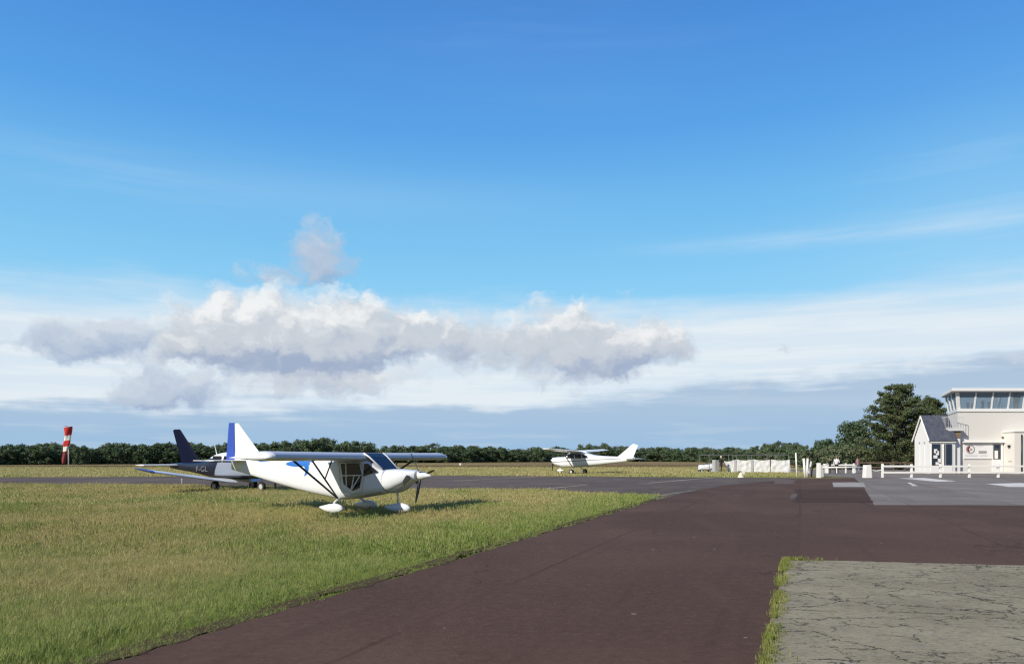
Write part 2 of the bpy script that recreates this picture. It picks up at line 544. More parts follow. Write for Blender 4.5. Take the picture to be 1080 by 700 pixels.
near_edge = [(-160, 50), (-60, 47.5), (-29.7, 44), (-19, 42.6), (-11, 39.5), (-4.3, 37.1), (-1, 37.0), (1.4, 36.2), (3.2, 34.2), (5.0, 31.6), (5.4, 28.5)]
far_edge = [(24, 57.5), (16, 60), (10.7, 61.5), (2.6, 64), (-5.4, 66), (-20, 64), (-39.8, 60.5), (-160, 58)]
taxi_poly = rough_line(near_edge, 1.5, .22, 1) + [(14, 28)] + [(40, 40), (40, 50)] + rough_line(far_edge, 2.0, .3, 2)
sheet('taxiway', taxi_poly, .004, M['taxi'])

left_edge = rough_line([(edge_x(-12), -12), (edge_x(14), 14), (edge_x(29), 29)], .12, .10, 3)
road_poly = left_edge + [gd(733, 517), gd(762, 512), gd(800, 508.5), gd(838, 504.5), gd(905, 503.8), (60, 58), (60, -12)]
sheet('road', road_poly, .008, M['road'])
sheet('road_patch', rough_line([gd(839, 516), gd(910, 516), gd(921, 530), gd(836, 530), gd(839, 516)], .5, .12, 33)[:-1], .012, M['road_patch'])
M['road_pale'] = mat_asphalt('pale_brown_asphalt', (.125, .095, .084), (.145, .11, .098))
sheet('worn_patch', rough_line([gd(818, 505.8), gd(839, 505.8), gd(838, 510), gd(816, 510.5), gd(818, 505.8)], .5, .25, 31)[:-1], .012, M['road_pale'])
ap = [gd(901, 503.9), gd(911, 513), gd(914, 519), gd(921.5, 532)] + rough_line([gd(922, 532.6), gd(1085, 533), (60, 25.6)], .6, .08, 4) + [(90, 25.6), (90, 120), (30, 120), (26.5, 62)]
sheet('apron', ap, .012, M['apron'])
sheet('apron_strip', [gd(878, 508.8), gd(901, 508.6), gd(911, 509), gd(913, 513.6), gd(879, 513.6)], .016, M['apron_pale'])


def marking(a, b_, w, mat, z):
    (x0, y0), (x1, y1) = a, b_
    L = math.hypot(x1 - x0, y1 - y0); nx, ny = -(y1 - y0) / L * w / 2, (x1 - x0) / L * w / 2
    l1 = rough_line([(x0 + nx, y0 + ny), (x1 + nx, y1 + ny)], .35, .035, x0)
    l2 = rough_line([(x1 - nx, y1 - ny), (x0 - nx, y0 - ny)], .35, .035, x1)
    return sheet('painted_marking', l1 + l2, z, mat)


marking(gd(560, 516.5), gd(620, 511.2), .22, M['lineyellow'], .008)
marking(gd(620, 510.9), gd(575, 510.2), .22, M['lineyellow'], .008)
marking(gd(684, 509.2), gd(752, 503.5), .28, M['lineyellow'], .008)
marking(gd(478, 507.0), gd(566, 502.6), .25, M['lineyellow'], .008)
marking(gd(835, 527), gd(838.5, 520.5), .22, M['taxi'], .016)
marking(gd(686, 524), gd(732, 517.2), .35, M['apron'], .014)
for q in (((948, 504.2), (975, 504.0), (1008, 507.3), (988, 507.9)), ((957, 509.0), (960.5, 508.9), (968, 512.4), (962.5, 512.7)), ((1040, 510.3), (1076, 509.3), (1105, 510.8), (1105, 513.8), (1064, 513.4))):
    q = [gd(*v) for v in q]
    sheet('painted_marking', rough_line(q + q[:1], .3, .10, 51)[:-1], .016, M['line'])

pad_c = gd(828, 590.5); pad_l = (pad_c[0] - .385 * 14, pad_c[1] - 14)
pad_r = (pad_c[0] + 14, pad_c[1] - 14 * .21)
pad_poly = rough_line([pad_l, pad_c], .07, .07, 8) + rough_line([pad_c, pad_r], .07, .07, 9) + [(30, -8)]
sheet('cracked_pavement', pad_poly, .014, M['pad'])

M['soil'] = paint('dark_soil', (.085, .066, .040), 1.0, .25, 4.0)
M['soil'].node_tree.nodes['Principled BSDF'].inputs['Specular IOR Level'].default_value = .02
e1 = rough_line([(edge_x(-12) - .03, -12), (edge_x(29) - .03, 29)], .08, .20, 61)
e2 = rough_line([(edge_x(29) - .30, 29), (edge_x(-12) - .30, -12)], .5, .03, 62)
sheet('soil_verge', e1 + e2, .0115, M['soil'])

# ------------------------------------------------------------------ grass (nobody could count it)
tufts = bpy.data.collections.new('tuft_sources')


def tuft(name, blades, hmin, hmax, wid, spread, mat, lean=.5, seed_heads=0):
    r = random.Random(name); bm = bmesh.new()
    for i in range(blades):
        a = r.uniform(0, 2 * PI); d = r.uniform(0, spread)
        p = Vector((math.cos(r.uniform(0, 2 * PI)) * d, math.sin(r.uniform(0, 2 * PI)) * d, -.01))
        h = r.uniform(hmin, hmax); ln = h * r.uniform(.1, lean)
        dirv = Vector((math.cos(a), math.sin(a), 0)); sd = Vector((-math.sin(a + r.uniform(-.6, .6)), math.cos(a), 0)); w = wid * r.uniform(.6, 1.2)
        prev = None
        for u, ww in ((0, 1.0), (.5, .85), (1.0, .12)):
            q = p + dirv * ln * u * u + Vector((0, 0, h * (u - .18 * u * u * (ln / h))))
            pr = (bm.verts.new(q - sd * w * ww / 2), bm.verts.new(q + sd * w * ww / 2))
            if prev: bm.faces.new((prev[0], prev[1], pr[1], pr[0]))
            prev = pr
        if i < seed_heads:
            for k in range(2):
                s2 = Vector((math.cos(a + k * 1.57), math.sin(a + k * 1.57), 0)) * w * .9
                v = [bm.verts.new(q + Vector((0, 0, -.02))), bm.verts.new(q + s2 + Vector((0, 0, .02))), bm.verts.new(q + Vector((0, 0, .07))), bm.verts.new(q - s2 + Vector((0, 0, .02)))]
                bm.faces.new(v)
    me = bpy.data.meshes.new(name); bm.to_mesh(me); bm.free(); me.materials.append(mat)
    o = bpy.data.objects.new(name, me); return o


def scatter(name, pts, scl, sources, label=None):
    """one grass object: tufts set on given points"""
    coll = bpy.data.collections.new(name + '_tufts')
    for s in sources: coll.objects.link(s)
    me = bpy.data.meshes.new(name); me.from_pydata([tuple(p) for p in pts], [], [])
    a = me.attributes.new('scl', 'FLOAT', 'POINT'); a.data.foreach_set('value', np.asarray(scl, np.float32))
    r = me.attributes.new('rot', 'FLOAT_VECTOR', 'POINT')
    rv = np.zeros((len(pts), 3), np.float32); rv[:, 2] = rng.uniform(0, 6.28, len(pts)); rv[:, 0] = rng.normal(0, .12, len(pts)); rv[:, 1] = rng.normal(0, .12, len(pts))
    r.data.foreach_set('vector', rv.ravel())
    o = bpy.data.objects.new(name, me); C.objects.link(o); o['kind'] = 'stuff'
    ng = bpy.data.node_groups.new(name, 'GeometryNodeTree')
    ng.interface.new_socket('Geometry', in_out='INPUT', socket_type='NodeSocketGeometry')
    ng.interface.new_socket('Geometry', in_out='OUTPUT', socket_type='NodeSocketGeometry')
    t = NT(ng)
    gi = t.new('NodeGroupInput'); go = t.new('NodeGroupOutput')
    iop = t.new('GeometryNodeInstanceOnPoints'); ci = t.new('GeometryNodeCollectionInfo')
    ci.inputs['Collection'].default_value = coll; ci.inputs['Separate Children'].default_value = True; ci.inputs['Reset Children'].default_value = True
    na = t.new('GeometryNodeInputNamedAttribute'); na.data_type = 'FLOAT'; na.inputs['Name'].default_value = 'scl'
    nr = t.new('GeometryNodeInputNamedAttribute'); nr.data_type = 'FLOAT_VECTOR'; nr.inputs['Name'].default_value = 'rot'
    m2p = t.new('GeometryNodeMeshToPoints')
    t.link(gi.outputs[0], m2p.inputs[0]); t.link(m2p.outputs[0], iop.inputs['Points']); t.link(ci.outputs[0], iop.inputs['Instance'])
    iop.inputs['Pick Instance'].default_value = True
    e2r = t.new('FunctionNodeEulerToRotation'); t.link(nr.outputs[0], e2r.inputs[0]); t.link(e2r.outputs[0], iop.inputs['Rotation'])
    t.link(na.outputs[0], iop.inputs['Scale']); t.link(iop.outputs[0], go.inputs[0])
    md = o.modifiers.new('scatter', 'NODES'); md.node_group = ng
    return o


def near_edge_y(x):
    xs = [p[0] for p in near_edge[:-1]]; ys = [p[1] for p in near_edge[:-1]]
    return np.interp(x, xs, ys)


def field_points(y0, y1, dens, margin=1.0):
    xa, xb = -.72 * y1 - 3, edge_x(y1) + .2
    n = int((xb - xa) * (y1 - y0) * dens)
    P = np.stack([rng.uniform(xa, xb, n), rng.uniform(y0, y1, n)], 1)
    wob = np.array([mn.noise(Vector((x * 1.3, y * 1.3, 3))) * .10 + mn.noise(Vector((x * 5, y * 5, 9))) * .09 for x, y in P])
    ok = (P[:, 0] < edge_x(P[:, 1]) + .01 + wob) & (P[:, 0] > -.72 * P[:, 1] - 3) & (P[:, 1] < near_edge_y(P[:, 0]) + .1 + wob)
    return P[ok]


def with_scale(P, lo, hi):
    n = np.array([mn.noise(Vector((x * .45, y * .45, 1))) for x, y in P]) if len(P) else np.zeros(0)
    m2 = np.array([mn.noise(Vector((x * 1.9, y * 1.9, 4))) for x, y in P])
    off = np.clip((edge_x(P[:, 1]) - P[:, 0]) / .7, .35, 1)
    s = (lo + (hi - lo) * rng.uniform(0, 1, len(P))) * (1 + .45 * n + .35 * m2) * off
    return np.c_[P, np.zeros(len(P))], s


fine_t = [tuft('fine_tuft_%d' % i, 14, .04, .115, .0042, .06, M['blade'], .8, 1 if i % 3 == 0 else 0) for i in range(8)]
mid_t = [tuft('mid_tuft_%d' % i, 14, .05, .135, .009, .09, M['blade'], .8, 2 if i % 3 == 0 else 0) for i in range(8)]
big_t = [tuft('big_tuft_%d' % i, 16, .06, .15, .018, .18, M['blade'], .8, 1) for i in range(8)]
P = np.concatenate([field_points(3.5, 8, 950), field_points(8, 12, 650)])
scatter('grass', *with_scale(P, .7, 1.15), fine_t)
P = np.concatenate([field_points(12, 17, 260), field_points(17, 24, 150)])
scatter('grass', *with_scale(P, .7, 1.15), mid_t)
P = field_points(24, 52, 42)
scatter('grass', *with_scale(P, .6, 1.05), big_t)
# beyond the taxiway
n = 26000
Y = 62 + 75 * rng.uniform(0, 1, n) ** 1.3
X = rng.uniform(-.75, .42, n) * Y
fy = np.interp(X, [p[0] for p in far_edge][::-1], [p[1] for p in far_edge][::-1])
ok = (Y > fy + .3) & ~((X > 22) & (Y < 100))
far_t = [tuft('far_tuft_%d' % i, 16, .08, .20, .05, .45, M['blade'], .8) for i in range(5)]
scatter('grass', np.c_[X[ok], Y[ok], np.zeros(ok.sum())], rng.uniform(.6, 1.2, ok.sum()), far_t)
# grass between the road and the tarpaulin enclosure
n = 1800
Y = rng.uniform(60, 84, n); X = rng.uniform(14, 32, n); ok = X < .383 * Y; X = X[ok]; Y = Y[ok]; n = len(X)
scatter('grass', np.c_[X, Y, np.zeros(n)], rng.uniform(.5, 1.0, n), [tuft('verge_tuft_%d' % i, 16, .08, .2, .05, .4, M['blade'], .8) for i in range(3)])
# weeds along the broken edge of the paving
weed_t = [tuft('weed_tuft_%d' % i, 14, .018, .055, .007, .055, M['weed'], 3.0, 2 if i % 2 else 0) for i in range(6)]
P = []
for i in range(1500):
    u = rng.uniform(-8, 0); w = abs(rng.normal(0, .065)) * (1.0 + .5 * mn.noise(Vector((u * 2, 0, 0)))) - .06
    if mn.noise(Vector((u * 1.7, 3, 0))) < -.32: continue
    P.append((pad_c[0] + .385 * u + w + .02, pad_c[1] + u, .01))
for i in range(160):
    u = abs(rng.normal(0, .22)); P.append((pad_c[0] + u, pad_c[1] - .21 * u - abs(rng.normal(0, .04)), .01))
cr = []
for k in (1, 2, 3):      # a few sprigs in the joints
    for i in range(14):
        u = rng.uniform(.1, 5)
        if mn.noise(Vector((u * 1.5, k * 7, 0))) > .1: cr.append((pad_c[0] - .385 * k + u + .1, pad_c[1] - k * .98 - .1 * u + rng.normal(0, .02), .01))
P = np.array(P); scatter('weeds', P, rng.uniform(.35, .8, len(P)), weed_t)
if cr: scatter('weeds', np.array(cr), rng.uniform(.2, .45, len(cr)), [tuft('sprig_%d' % i, 9, .03, .09, .007, .04, M['weed'], 1.5) for i in range(3)])


# ------------------------------------------------------------------ trees
def leaf_faces(bm, tone, cx, cy, cz, rad, n, size, r, flatz=.8):
    for i in range(n):
        v = Vector((r.gauss(0, 1), r.gauss(0, 1), r.gauss(0, 1))).normalized()
        d = rad * r.uniform(.45, 1.05)
        p = Vector((cx + v.x * d, cy + v.y * d, cz + v.z * d * flatz))
        nrm = (v + Vector((r.gauss(0, .6), r.gauss(0, .6), r.gauss(0, .6) + .35))).normalized()
        a = nrm.cross(Vector((r.gauss(0, 1), r.gauss(0, 1), r.gauss(0, 1)))).normalized(); b = nrm.cross(a)
        s = size * r.uniform(.6, 1.3)
        f = bm.faces.new([bm.verts.new(p + a * s), bm.verts.new(p + b * s * .7), bm.verts.new(p - a * s), bm.verts.new(p - b * s * .7)])
        f[tone] = r.uniform(0, 1)


def crown_obj(name, bm, mat, parent):
    tone_layer = bm.faces.layers.float.get('tone')
    vals = [f[tone_layer] for f in bm.faces]
    me = bpy.data.meshes.new(name); bm.to_mesh(me); bm.free(); me.materials.append(mat)
    o = bpy.data.objects.new(name, me); C.objects.link(o); o.parent = parent
    return o


def broad_tree(name, label, h, w, mat, seed, clumps=26, leaves=60, size=.22, group=None, low=.18):
    r = random.Random(seed)
    root = thing(name, label, 'tree', group=group)
    bm = bmesh.new()
    tube(bm, [(0, 0, -.1), (.05 * h * r.uniform(-1, 1), 0, h * .3), (.06 * h * r.uniform(-1, 1), 0, h * .62)], h * .035, 8, h * .016)
    bm2 = bmesh.new(); tone = bm2.faces.layers.float.new('tone')
    for i in range(clumps):
        a = r.uniform(0, 2 * PI); q = r.uniform(0, 1)
        zz = low + (1 - low) * q
        prof = math.sqrt(max(0.05, 1 - ((zz - .52) / .52) ** 2)) if zz > .5 else .75 + .25 * math.sin(PI * zz)
        rr = w * .5 * prof * r.uniform(.45, .92)
        cx, cy, cz = rr * math.cos(a), rr * math.sin(a), h * zz * r.uniform(.88, .98)
        rad = h * r.uniform(.12, .19)
        tube(bm, [(0, 0, h * min(.55, zz * .6)), (cx * .5, cy * .5, cz * .8), (cx, cy, cz)], h * .012, 5, h * .004)
        leaf_faces(bm2, tone, cx, cy, cz, rad, leaves, size, r, .8)
    obj('trunk', bm, M['bark'], root)
    crown_obj('crown', bm2, mat, root)
    return root


WOOD = 'low broad-leaved tree in the wood along the far edge of the airfield'
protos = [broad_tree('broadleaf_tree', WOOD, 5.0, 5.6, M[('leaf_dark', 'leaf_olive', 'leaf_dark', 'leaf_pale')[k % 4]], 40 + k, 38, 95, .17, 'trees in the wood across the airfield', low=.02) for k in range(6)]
tops = [(-120, 468), (0, 467.5), (30, 469.5), (60, 467), (100, 471), (125, 467), (165, 468), (200, 467), (250, 468), (290, 466.5), (320, 463.5), (342, 462.5), (375, 465.5), (393, 468), (405, 471), (430, 469), (460, 467.5),
        (480, 470), (500, 470.5), (540, 472), (580, 472), (610, 470), (620, 468), (645, 468), (655, 471.5), (720, 472), (760, 472), (795, 470.5), (801, 467), (806, 467), (811, 468), (820, 465.2), (832, 465.5), (842, 468.5), (855, 467)]
TX, TY = [p[0] for p in tops], [p[1] for p in tops]


def wood_depth(px): return np.interp(px, [-120, 0, 480, 700, 860], [150, 160, 225, 290, 150])


spots = []
x = -120.0
while x < 845:
    D = float(wood_depth(x))
    for row in (0, 1):
        px = x + random.uniform(-4, 4) + row * 8
        Dr = D + row * 9 + random.uniform(-3, 3)
        top = float(np.interp(px, TX, TY)) + (random.choice((0, 0, 1, 1.8, 2.6)) if row else random.choice((.4, 1.2, 2.8, 4.0)))
        if px > 790 and row == 0: top += 1.5
        ht = (HY - top) / F * Dr + H
        spots.append((px, Dr, ht))
    x += 13.5 if x < 480 else 13
first = set()
for i, (px, D, ht) in enumerate(spots):
    k = i % 6
    loc = ((px - CX) / F * D, D, 0)
    s = ht / 4.9
    sx = max(s, .8 * D / 170) * random.uniform(.85, 1.35)
    if k not in first:
        first.add(k); o = protos[k]; o.location = loc; o.rotation_euler = (0, 0, random.uniform(0, 6)); o.scale = (sx, sx, s)
    else:
        dup(protos[k], loc, random.uniform(0, 6), scale=(sx, sx, s))

# bushes and bramble that fill the foot of the wood, and the wood seen far behind it
bm = bmesh.new(); tone = bm.faces.layers.float.new('tone'); r = random.Random(5)
for px in np.arange(-320, 880, 3.0):
    D = float(wood_depth(px)) + 4 + r.uniform(-3, 3)
    for k in range(2):
        leaf_faces(bm, tone, (px + r.uniform(-2, 2) - CX) / F * D, D + k * 6, r.uniform(.3, 1.6), r.uniform(.7, 1.3), 26, .26, r, .8)
me = bpy.data.meshes.new('undergrowth'); bm.to_mesh(me); bm.free(); me.materials.append(M['leaf_dark'])
o = bpy.data.objects.new('undergrowth', me); C.objects.link(o); o['kind'] = 'stuff'
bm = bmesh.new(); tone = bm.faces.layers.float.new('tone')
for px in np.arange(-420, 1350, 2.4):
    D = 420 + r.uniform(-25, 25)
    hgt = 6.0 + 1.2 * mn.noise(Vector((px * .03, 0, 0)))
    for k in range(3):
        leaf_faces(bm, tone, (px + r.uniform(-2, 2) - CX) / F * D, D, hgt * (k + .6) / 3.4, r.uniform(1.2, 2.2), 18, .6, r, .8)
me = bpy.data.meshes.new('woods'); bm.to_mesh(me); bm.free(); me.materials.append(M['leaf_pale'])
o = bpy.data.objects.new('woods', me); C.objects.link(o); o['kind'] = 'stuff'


def put_tree(px, topy, D, w, mat, seed, label, clumps=40, leaves=110, size=.16, low=.04):
    h = (HY - topy) / F * D + H
    t_ = broad_tree('broadleaf_tree', label, h, w, mat, seed, clumps, leaves, size, low=low)
    t_.location = ((px - CX) / F * D, D, 0)
    return t_


put_tree(897, 445, 112, 6.6, M['leaf_dark'], 71, 'round-topped dark green tree just left of the big pine', 60, 130, .17)
put_tree(872, 463, 120, 5.5, M['leaf_dark'], 72, 'lower dark green tree behind the barrier, left of the round-topped tree', 44, 110, .17)
put_tree(915, 460, 104, 6.0, M['leaf_olive'], 73, 'olive green bushy tree at the foot of the big pine, left side', 44, 130, .15)
put_tree(885, 470, 100, 5.6, M['leaf_olive'], 74, 'low olive green bush behind the two people at the barrier', 40, 120, .14)
put_tree(858, 474, 105, 5.0, M['leaf_olive'], 75, 'low green bush behind the leaning white posts', 34, 100, .14)
put_tree(838, 475, 110, 6.0, M['leaf_dark'], 76, 'low dark bush behind the end of the tarpaulin enclosure', 34, 100, .14)
put_tree(812, 476, 125, 6.0, M['leaf_olive'], 77, 'low green bush behind the middle of the tarpaulin enclosure', 34, 100, .15)


def pine_tree(label, px, topy, D, w, seed, whorls=15, lean=0.0):
    r = random.Random(seed)
    h = (HY - topy) / F * D + H
    root = thing('pine_tree', label, 'tree', ((px - CX) / F * D, D, 0))
    bt = bmesh.new(); tube(bt, [(0, 0, -.1), (lean * .3, 0, h * .35), (lean * .7, 0, h * .7), (lean, 0, h * .97)], h * .03, 10, .04)
    bc = bmesh.new(); tone = bc.faces.layers.float.new('tone')
    for i in range(whorls):
        q = (i + .3) / whorls
        z = h * (.06 + .92 * q)
        # a broad crown, fullest at mid height, ragged
        R = w * .5 * (1.0 if q < .40 else 1.0 - .92 * ((q - .40) / .68) ** 1.6) * r.uniform(.86, 1.08)
        nb = 8 if q < .8 else 5
        for b in range(nb):
            a = 2 * PI * (b + r.uniform(-.35, .35)) / nb + i * .7
            L = R * r.uniform(.7, 1.08)
            rise = L * r.uniform(.02, .30)
            tip = Vector((lean * q + L * math.cos(a), L * math.sin(a), min(z + rise, h)))
            base = Vector((lean * q, 0, z - .15 * L)); mid = (base + tip) / 2 + Vector((0, 0, -.05 * L))
            tube(bt, [base, mid, tip], .05 + .02 * h * (1 - q) * .3, 5, .015)
            for k, u in enumerate((.42, .65, .85, 1.0)):
                p = base.lerp(tip, u) + Vector((r.gauss(0, .18), r.gauss(0, .18), r.gauss(0, .12) + .1))
                rad = r.uniform(.38, .68) * (1.15 - .25 * q)
                leaf_faces(bc, tone, p.x, p.y, p.z, rad, 74, .11, r, .66)
    for k in range(7):
        leaf_faces(bc, tone, lean + r.gauss(0, .35), r.gauss(0, .35), h - r.uniform(0, .8), .45, 60, .10, r, .9)
    obj('trunk', bt, M['bark'], root); crown_obj('crown', bc, M['needle'], root)
    return root


pine_tree('tall dense pine with a broad ragged crown, left of the white cabin', 948, 405, 96, 8.6, 11, 17)
pine_tree('smaller pine showing above the slate roof, behind the tall pine', 977, 419, 104, 5.6, 23, 13, .6)

# ------------------------------------------------------------------ ultralight on the grass
TH = .417


def text_part(name, body, size, mat, parent, mtx, extr=.004):
    cu = bpy.data.curves.new(name, 'FONT'); cu.body = body; cu.size = size; cu.extrude = extr; cu.align_x = 'CENTER'; cu.align_y = 'CENTER'
    tmp = bpy.data.objects.new(name, cu); C.objects.link(tmp)
    bpy.context.view_layer.update()
    dg = bpy.context.evaluated_depsgraph_get()
    me = bpy.data.meshes.new_from_object(tmp.evaluated_get(dg))
    bpy.data.objects.remove(tmp); me.materials.clear(); me.materials.append(mat)
    o = bpy.data.objects.new(name, me); C.objects.link(o); o.parent = parent; o.matrix_local = mtx
    return o


def mat_flash():
    """white hull with a blue swoosh and blue band along the top"""
    m, t, b = new_mat('white_hull_blue_swoosh')
    p = objco(t); s = t.new('ShaderNodeSeparateXYZ'); t.link(p, s.inputs[0]); x, z = s.outputs[0], s.outputs[2]

    def ell(cx, cz, rx, rz):
        a = t.math('POWER', t.math('ABSOLUTE', t.math('DIVIDE', t.math('SUBTRACT', x, cx), rx)), 2.0)
        c = t.math('POWER', t.math('ABSOLUTE', t.math('DIVIDE', t.math('SUBTRACT', z, cz), rz)), 2.0)
        return t.math('LESS_THAN', t.math('ADD', a, c), 1.0)
    cres = t.math('MAXIMUM', ell(-2.48, 1.41, .48, .085), t.math('MULTIPLY', ell(-2.24, 1.30, .20, .24), t.math('SUBTRACT', 1.0, ell(-2.40, 1.20, .22, .20))))
    cres = t.math('MAXIMUM', cres, t.math('MULTIPLY', ell(-3.0, 1.62, 1.3, .26), t.math('SUBTRACT', 1.0, ell(-3.1, 1.30, 1.5, .20))))
    n = t.noise(p, 2.0, 5, .6)
    base = t.mix(t.ramp(n, .4, .8), (.80, .83, .86), (.74, .76, .77))
    t.link(t.mix(cres, base, (.02, .16, .55)), b.inputs['Base Color'])
    b.inputs['Roughness'].default_value = .33; b.inputs['Coat Weight'].default_value = .3
    return m


M['hull'] = mat_flash()
ul = thing('ultralight_airplane', 'small white high-wing ultralight airplane with blue rudder parked nose right on the grass', 'airplane', (-3.801, 21.22, 0), -TH)
# hull: cabin and slender tail boom
obj('fuselage', loft([(-5.25, 1.22, 1.50, .05), (-4.4, 1.04, 1.53, .12), (-3.4, .82, 1.55, .22), (-2.4, .62, 1.56, .33), (-1.5, .48, 1.57, .43), (-.95, .41, 1.57, .50),
                      (-.5, .45, 1.57, .53), (-.08, .52, 1.56, .53), (.10, .55, 1.46, .52), (.36, .60, 1.29, .49), (.50, .63, 1.265, .475)], 4, 40, 4.6), M['hull'], ul, True)
cw = obj('engine_cowl', loft([(.503, .625, 1.27, .478), (.72, .66, 1.28, .46), (1.0, .80, 1.27, .39), (1.22, .92, 1.25, .29), (1.36, .97, 1.235, .20)], 5, 32, 2.8), M['white'], ul, True)
obj('air_intake', loft([(.62, .615, .70, .26), (.76, .635, .74, .26), (1.0, .745, .84, .20), (1.14, .86, .94, .13)], 3, 16, 2.5), M['lightgrey'], cw, True)
for s in (-1, 1):
    obj('exhaust_slot', plate_y([(1.10, .86), (1.30, 1.02), (1.28, 1.10), (1.20, 1.12), (1.08, .96)], s * .30, s * .345), M['black'], cw)
obj('spinner', loft([(1.38, .97, 1.23, .13), (1.5, .99, 1.21, .11), (1.62, 1.03, 1.17, .07), (1.72, 1.07, 1.13, .03), (1.76, 1.09, 1.11, .008)], 4, 20, 2.0), M['white'], ul, True)
prop = obj('propeller', loft([(1.362, 1.02, 1.18, .08), (1.376, 1.02, 1.18, .08)], 1, 16, 2.0), M['black'], ul)
for ang in (-110, 10, 130):
    a = math.radians(ang); bm = bmesh.new(); rings = []
    for u, c, tw in ((.08, .03, 1.0), (.2, .042, .9), (.45, .045, .6), (.68, .034, .42), (.78, .014, .36)):
        e = Vector((0, math.cos(a), math.sin(a))); nrm = Vector((0, -math.sin(a), math.cos(a)))
        cdir = nrm * math.cos(tw) + Vector((1, 0, 0)) * math.sin(tw); th = cdir.cross(e).normalized()
        p = Vector((1.44, 0, 1.10)) + e * u
        rings.append([p + cdir * c, p + th * .012, p - cdir * c, p - th * .012])
    skin_rings(bm, rings); obj('blade', bm, M['black'], prop)
    e = Vector((0, math.cos(a), math.sin(a)))
# wing halves
for s in (-1, 1):
    wn = obj('wing', wing_bm([(s * .02, 0, 1.21, 1.585, .19), (s * 2.2, 0, 1.21, 1.59, .19), (s * 4.05, 0, 1.21, 1.60, .19)]), M['wingskin'], ul, True, autosm=50)
    obj('wing_tip', wing_bm([(s * 4.053, 0, 1.21, 1.60, .188), (s * 4.15, -.015, 1.215, 1.598, .17), (s * 4.22, -.06, 1.20, 1.59, .12), (s * 4.25, -.16, 1.10, 1.585, .05)]), M['white'], wn, True, autosm=50)
    obj('aileron', bx(-1.42, -1.205, min(s * 1.9, s * 4.0), max(s * 1.9, s * 4.0), 1.575, 1.605), M['white'], wn, bevel=.012)
    obj('flap', bx(-1.42, -1.205, min(s * .6, s * 1.87), max(s * .6, s * 1.87), 1.572, 1.602), M['white'], wn, bevel=.012)
    b0 = Vector((-.92, s * .50, .45))
    for top in ((-.24, s * 2.5, 1.545), (-.85, s * 2.5, 1.545)):
        obj('wing_strut', tb([b0, top], .032, 8, None, .5), M['black'], ul, True)
    mid = b0.lerp(Vector((-.24, s * 2.5, 1.545)), .52)
    obj('jury_strut', tb([mid, (-.27, s * 1.62, 1.54)], .018, 6), M['black'], ul, True)
    # glazing: the door pane with its frame bars, the forward quarter light
    y0, y1 = s * .538, s * .552
    dw = obj('door_window', plate_y([(-.80, 1.42), (-.20, 1.44), (-.10, 1.10), (-.18, .76), (-.40, .68), (-.70, .86)], y0, y1), M['glass'], ul)
    for pts in (((-.83, 1.09), (-.06, 1.11)), ((-.62, 1.44), (-.60, .82)), ((-.42, .72), (-.16, 1.08)), ((-.34, 1.10), (-.44, .70))):
        obj('frame_bar', tb([(pts[0][0], s * .556, pts[0][1]), (pts[1][0], s * .556, pts[1][1])], .018, 6), M['white'], dw)
    obj('quarter_window', plate_y([(-.05, 1.08), (-.03, 1.42), (.08, 1.43), (.37, 1.235), (.34, 1.205)], s * .515, s * .545), M['glass'], ul)
    obj('windshield_frame', tb([(.455, s * .385, 1.285), (.075, s * .45, 1.61), (-.09, s * .465, 1.715)], .022, 8), M['white'], ul, True)
    sm_ = [(-.88, 1.47), (-.14, 1.48), (-.03, 1.12), (-.10, .66), (-.44, .58), (-.82, .72), (-.88, 1.47)]
    obj('door_seam', tb([(x_, s * .531, z_) for x_, z_ in sm_], .006, 5), M['grey'], ul)
    # tailplane
    st = obj('stabilizer', wing_bm([(s * .05, -4.62, .62, 1.50, .07), (s * 1.2, -4.78, .50, 1.50, .07)]), M['white'], ul, True, autosm=50)
    obj('elevator', bx(-5.62, -5.27, min(s * .06, s * 1.2), max(s * .06, s * 1.2), 1.49, 1.512), M['white'], st, bevel=.01)
    # main leg and spat
    obj('landing_gear_leg', tb([(-.90, s * .44, .46), (-.90, s * .66, .36), (-.88, s * .80, .26)], .045, 8, .03), M['white'], ul, True)
ws = bmesh.new()
skin_rings(ws, [[(x_, -w_, z_), (x_, w_, z_), (x_ + .010, w_, z_ + .014), (x_ + .010, -w_, z_ + .014)] for x_, z_, w_ in ((.455, 1.268, .36), (.06, 1.605, .43), (-.10, 1.708, .45))])
wg = glass('windshield_glass', (.010, .014, .035), .2); wg.node_tree.nodes['Principled BSDF'].inputs['Specular IOR Level'].default_value = .25
obj('windshield', ws, wg, ul)


def spat(parent, x, y, L, hgt, w, z0):
    st_ = obj('wheel_spat', loft([(x - L * .52, z0 + hgt * .52, z0 + hgt * .62, .02), (x - L * .25, z0 + hgt * .16, z0 + hgt * .82, w * .38), (x + L * .08, z0, z0 + hgt, w * .5), (x + L * .32, z0 + hgt * .08, z0 + hgt * .88, w * .42),
                                 (x + L * .44, z0 + hgt * .25, z0 + hgt * .70, w * .26), (x + L * .48, z0 + hgt * .42, z0 + hgt * .52, .02)], 4, 20, 2.2), M['white'], parent, True)
    for v in st_.data.vertices: v.co.y += y
    return st_


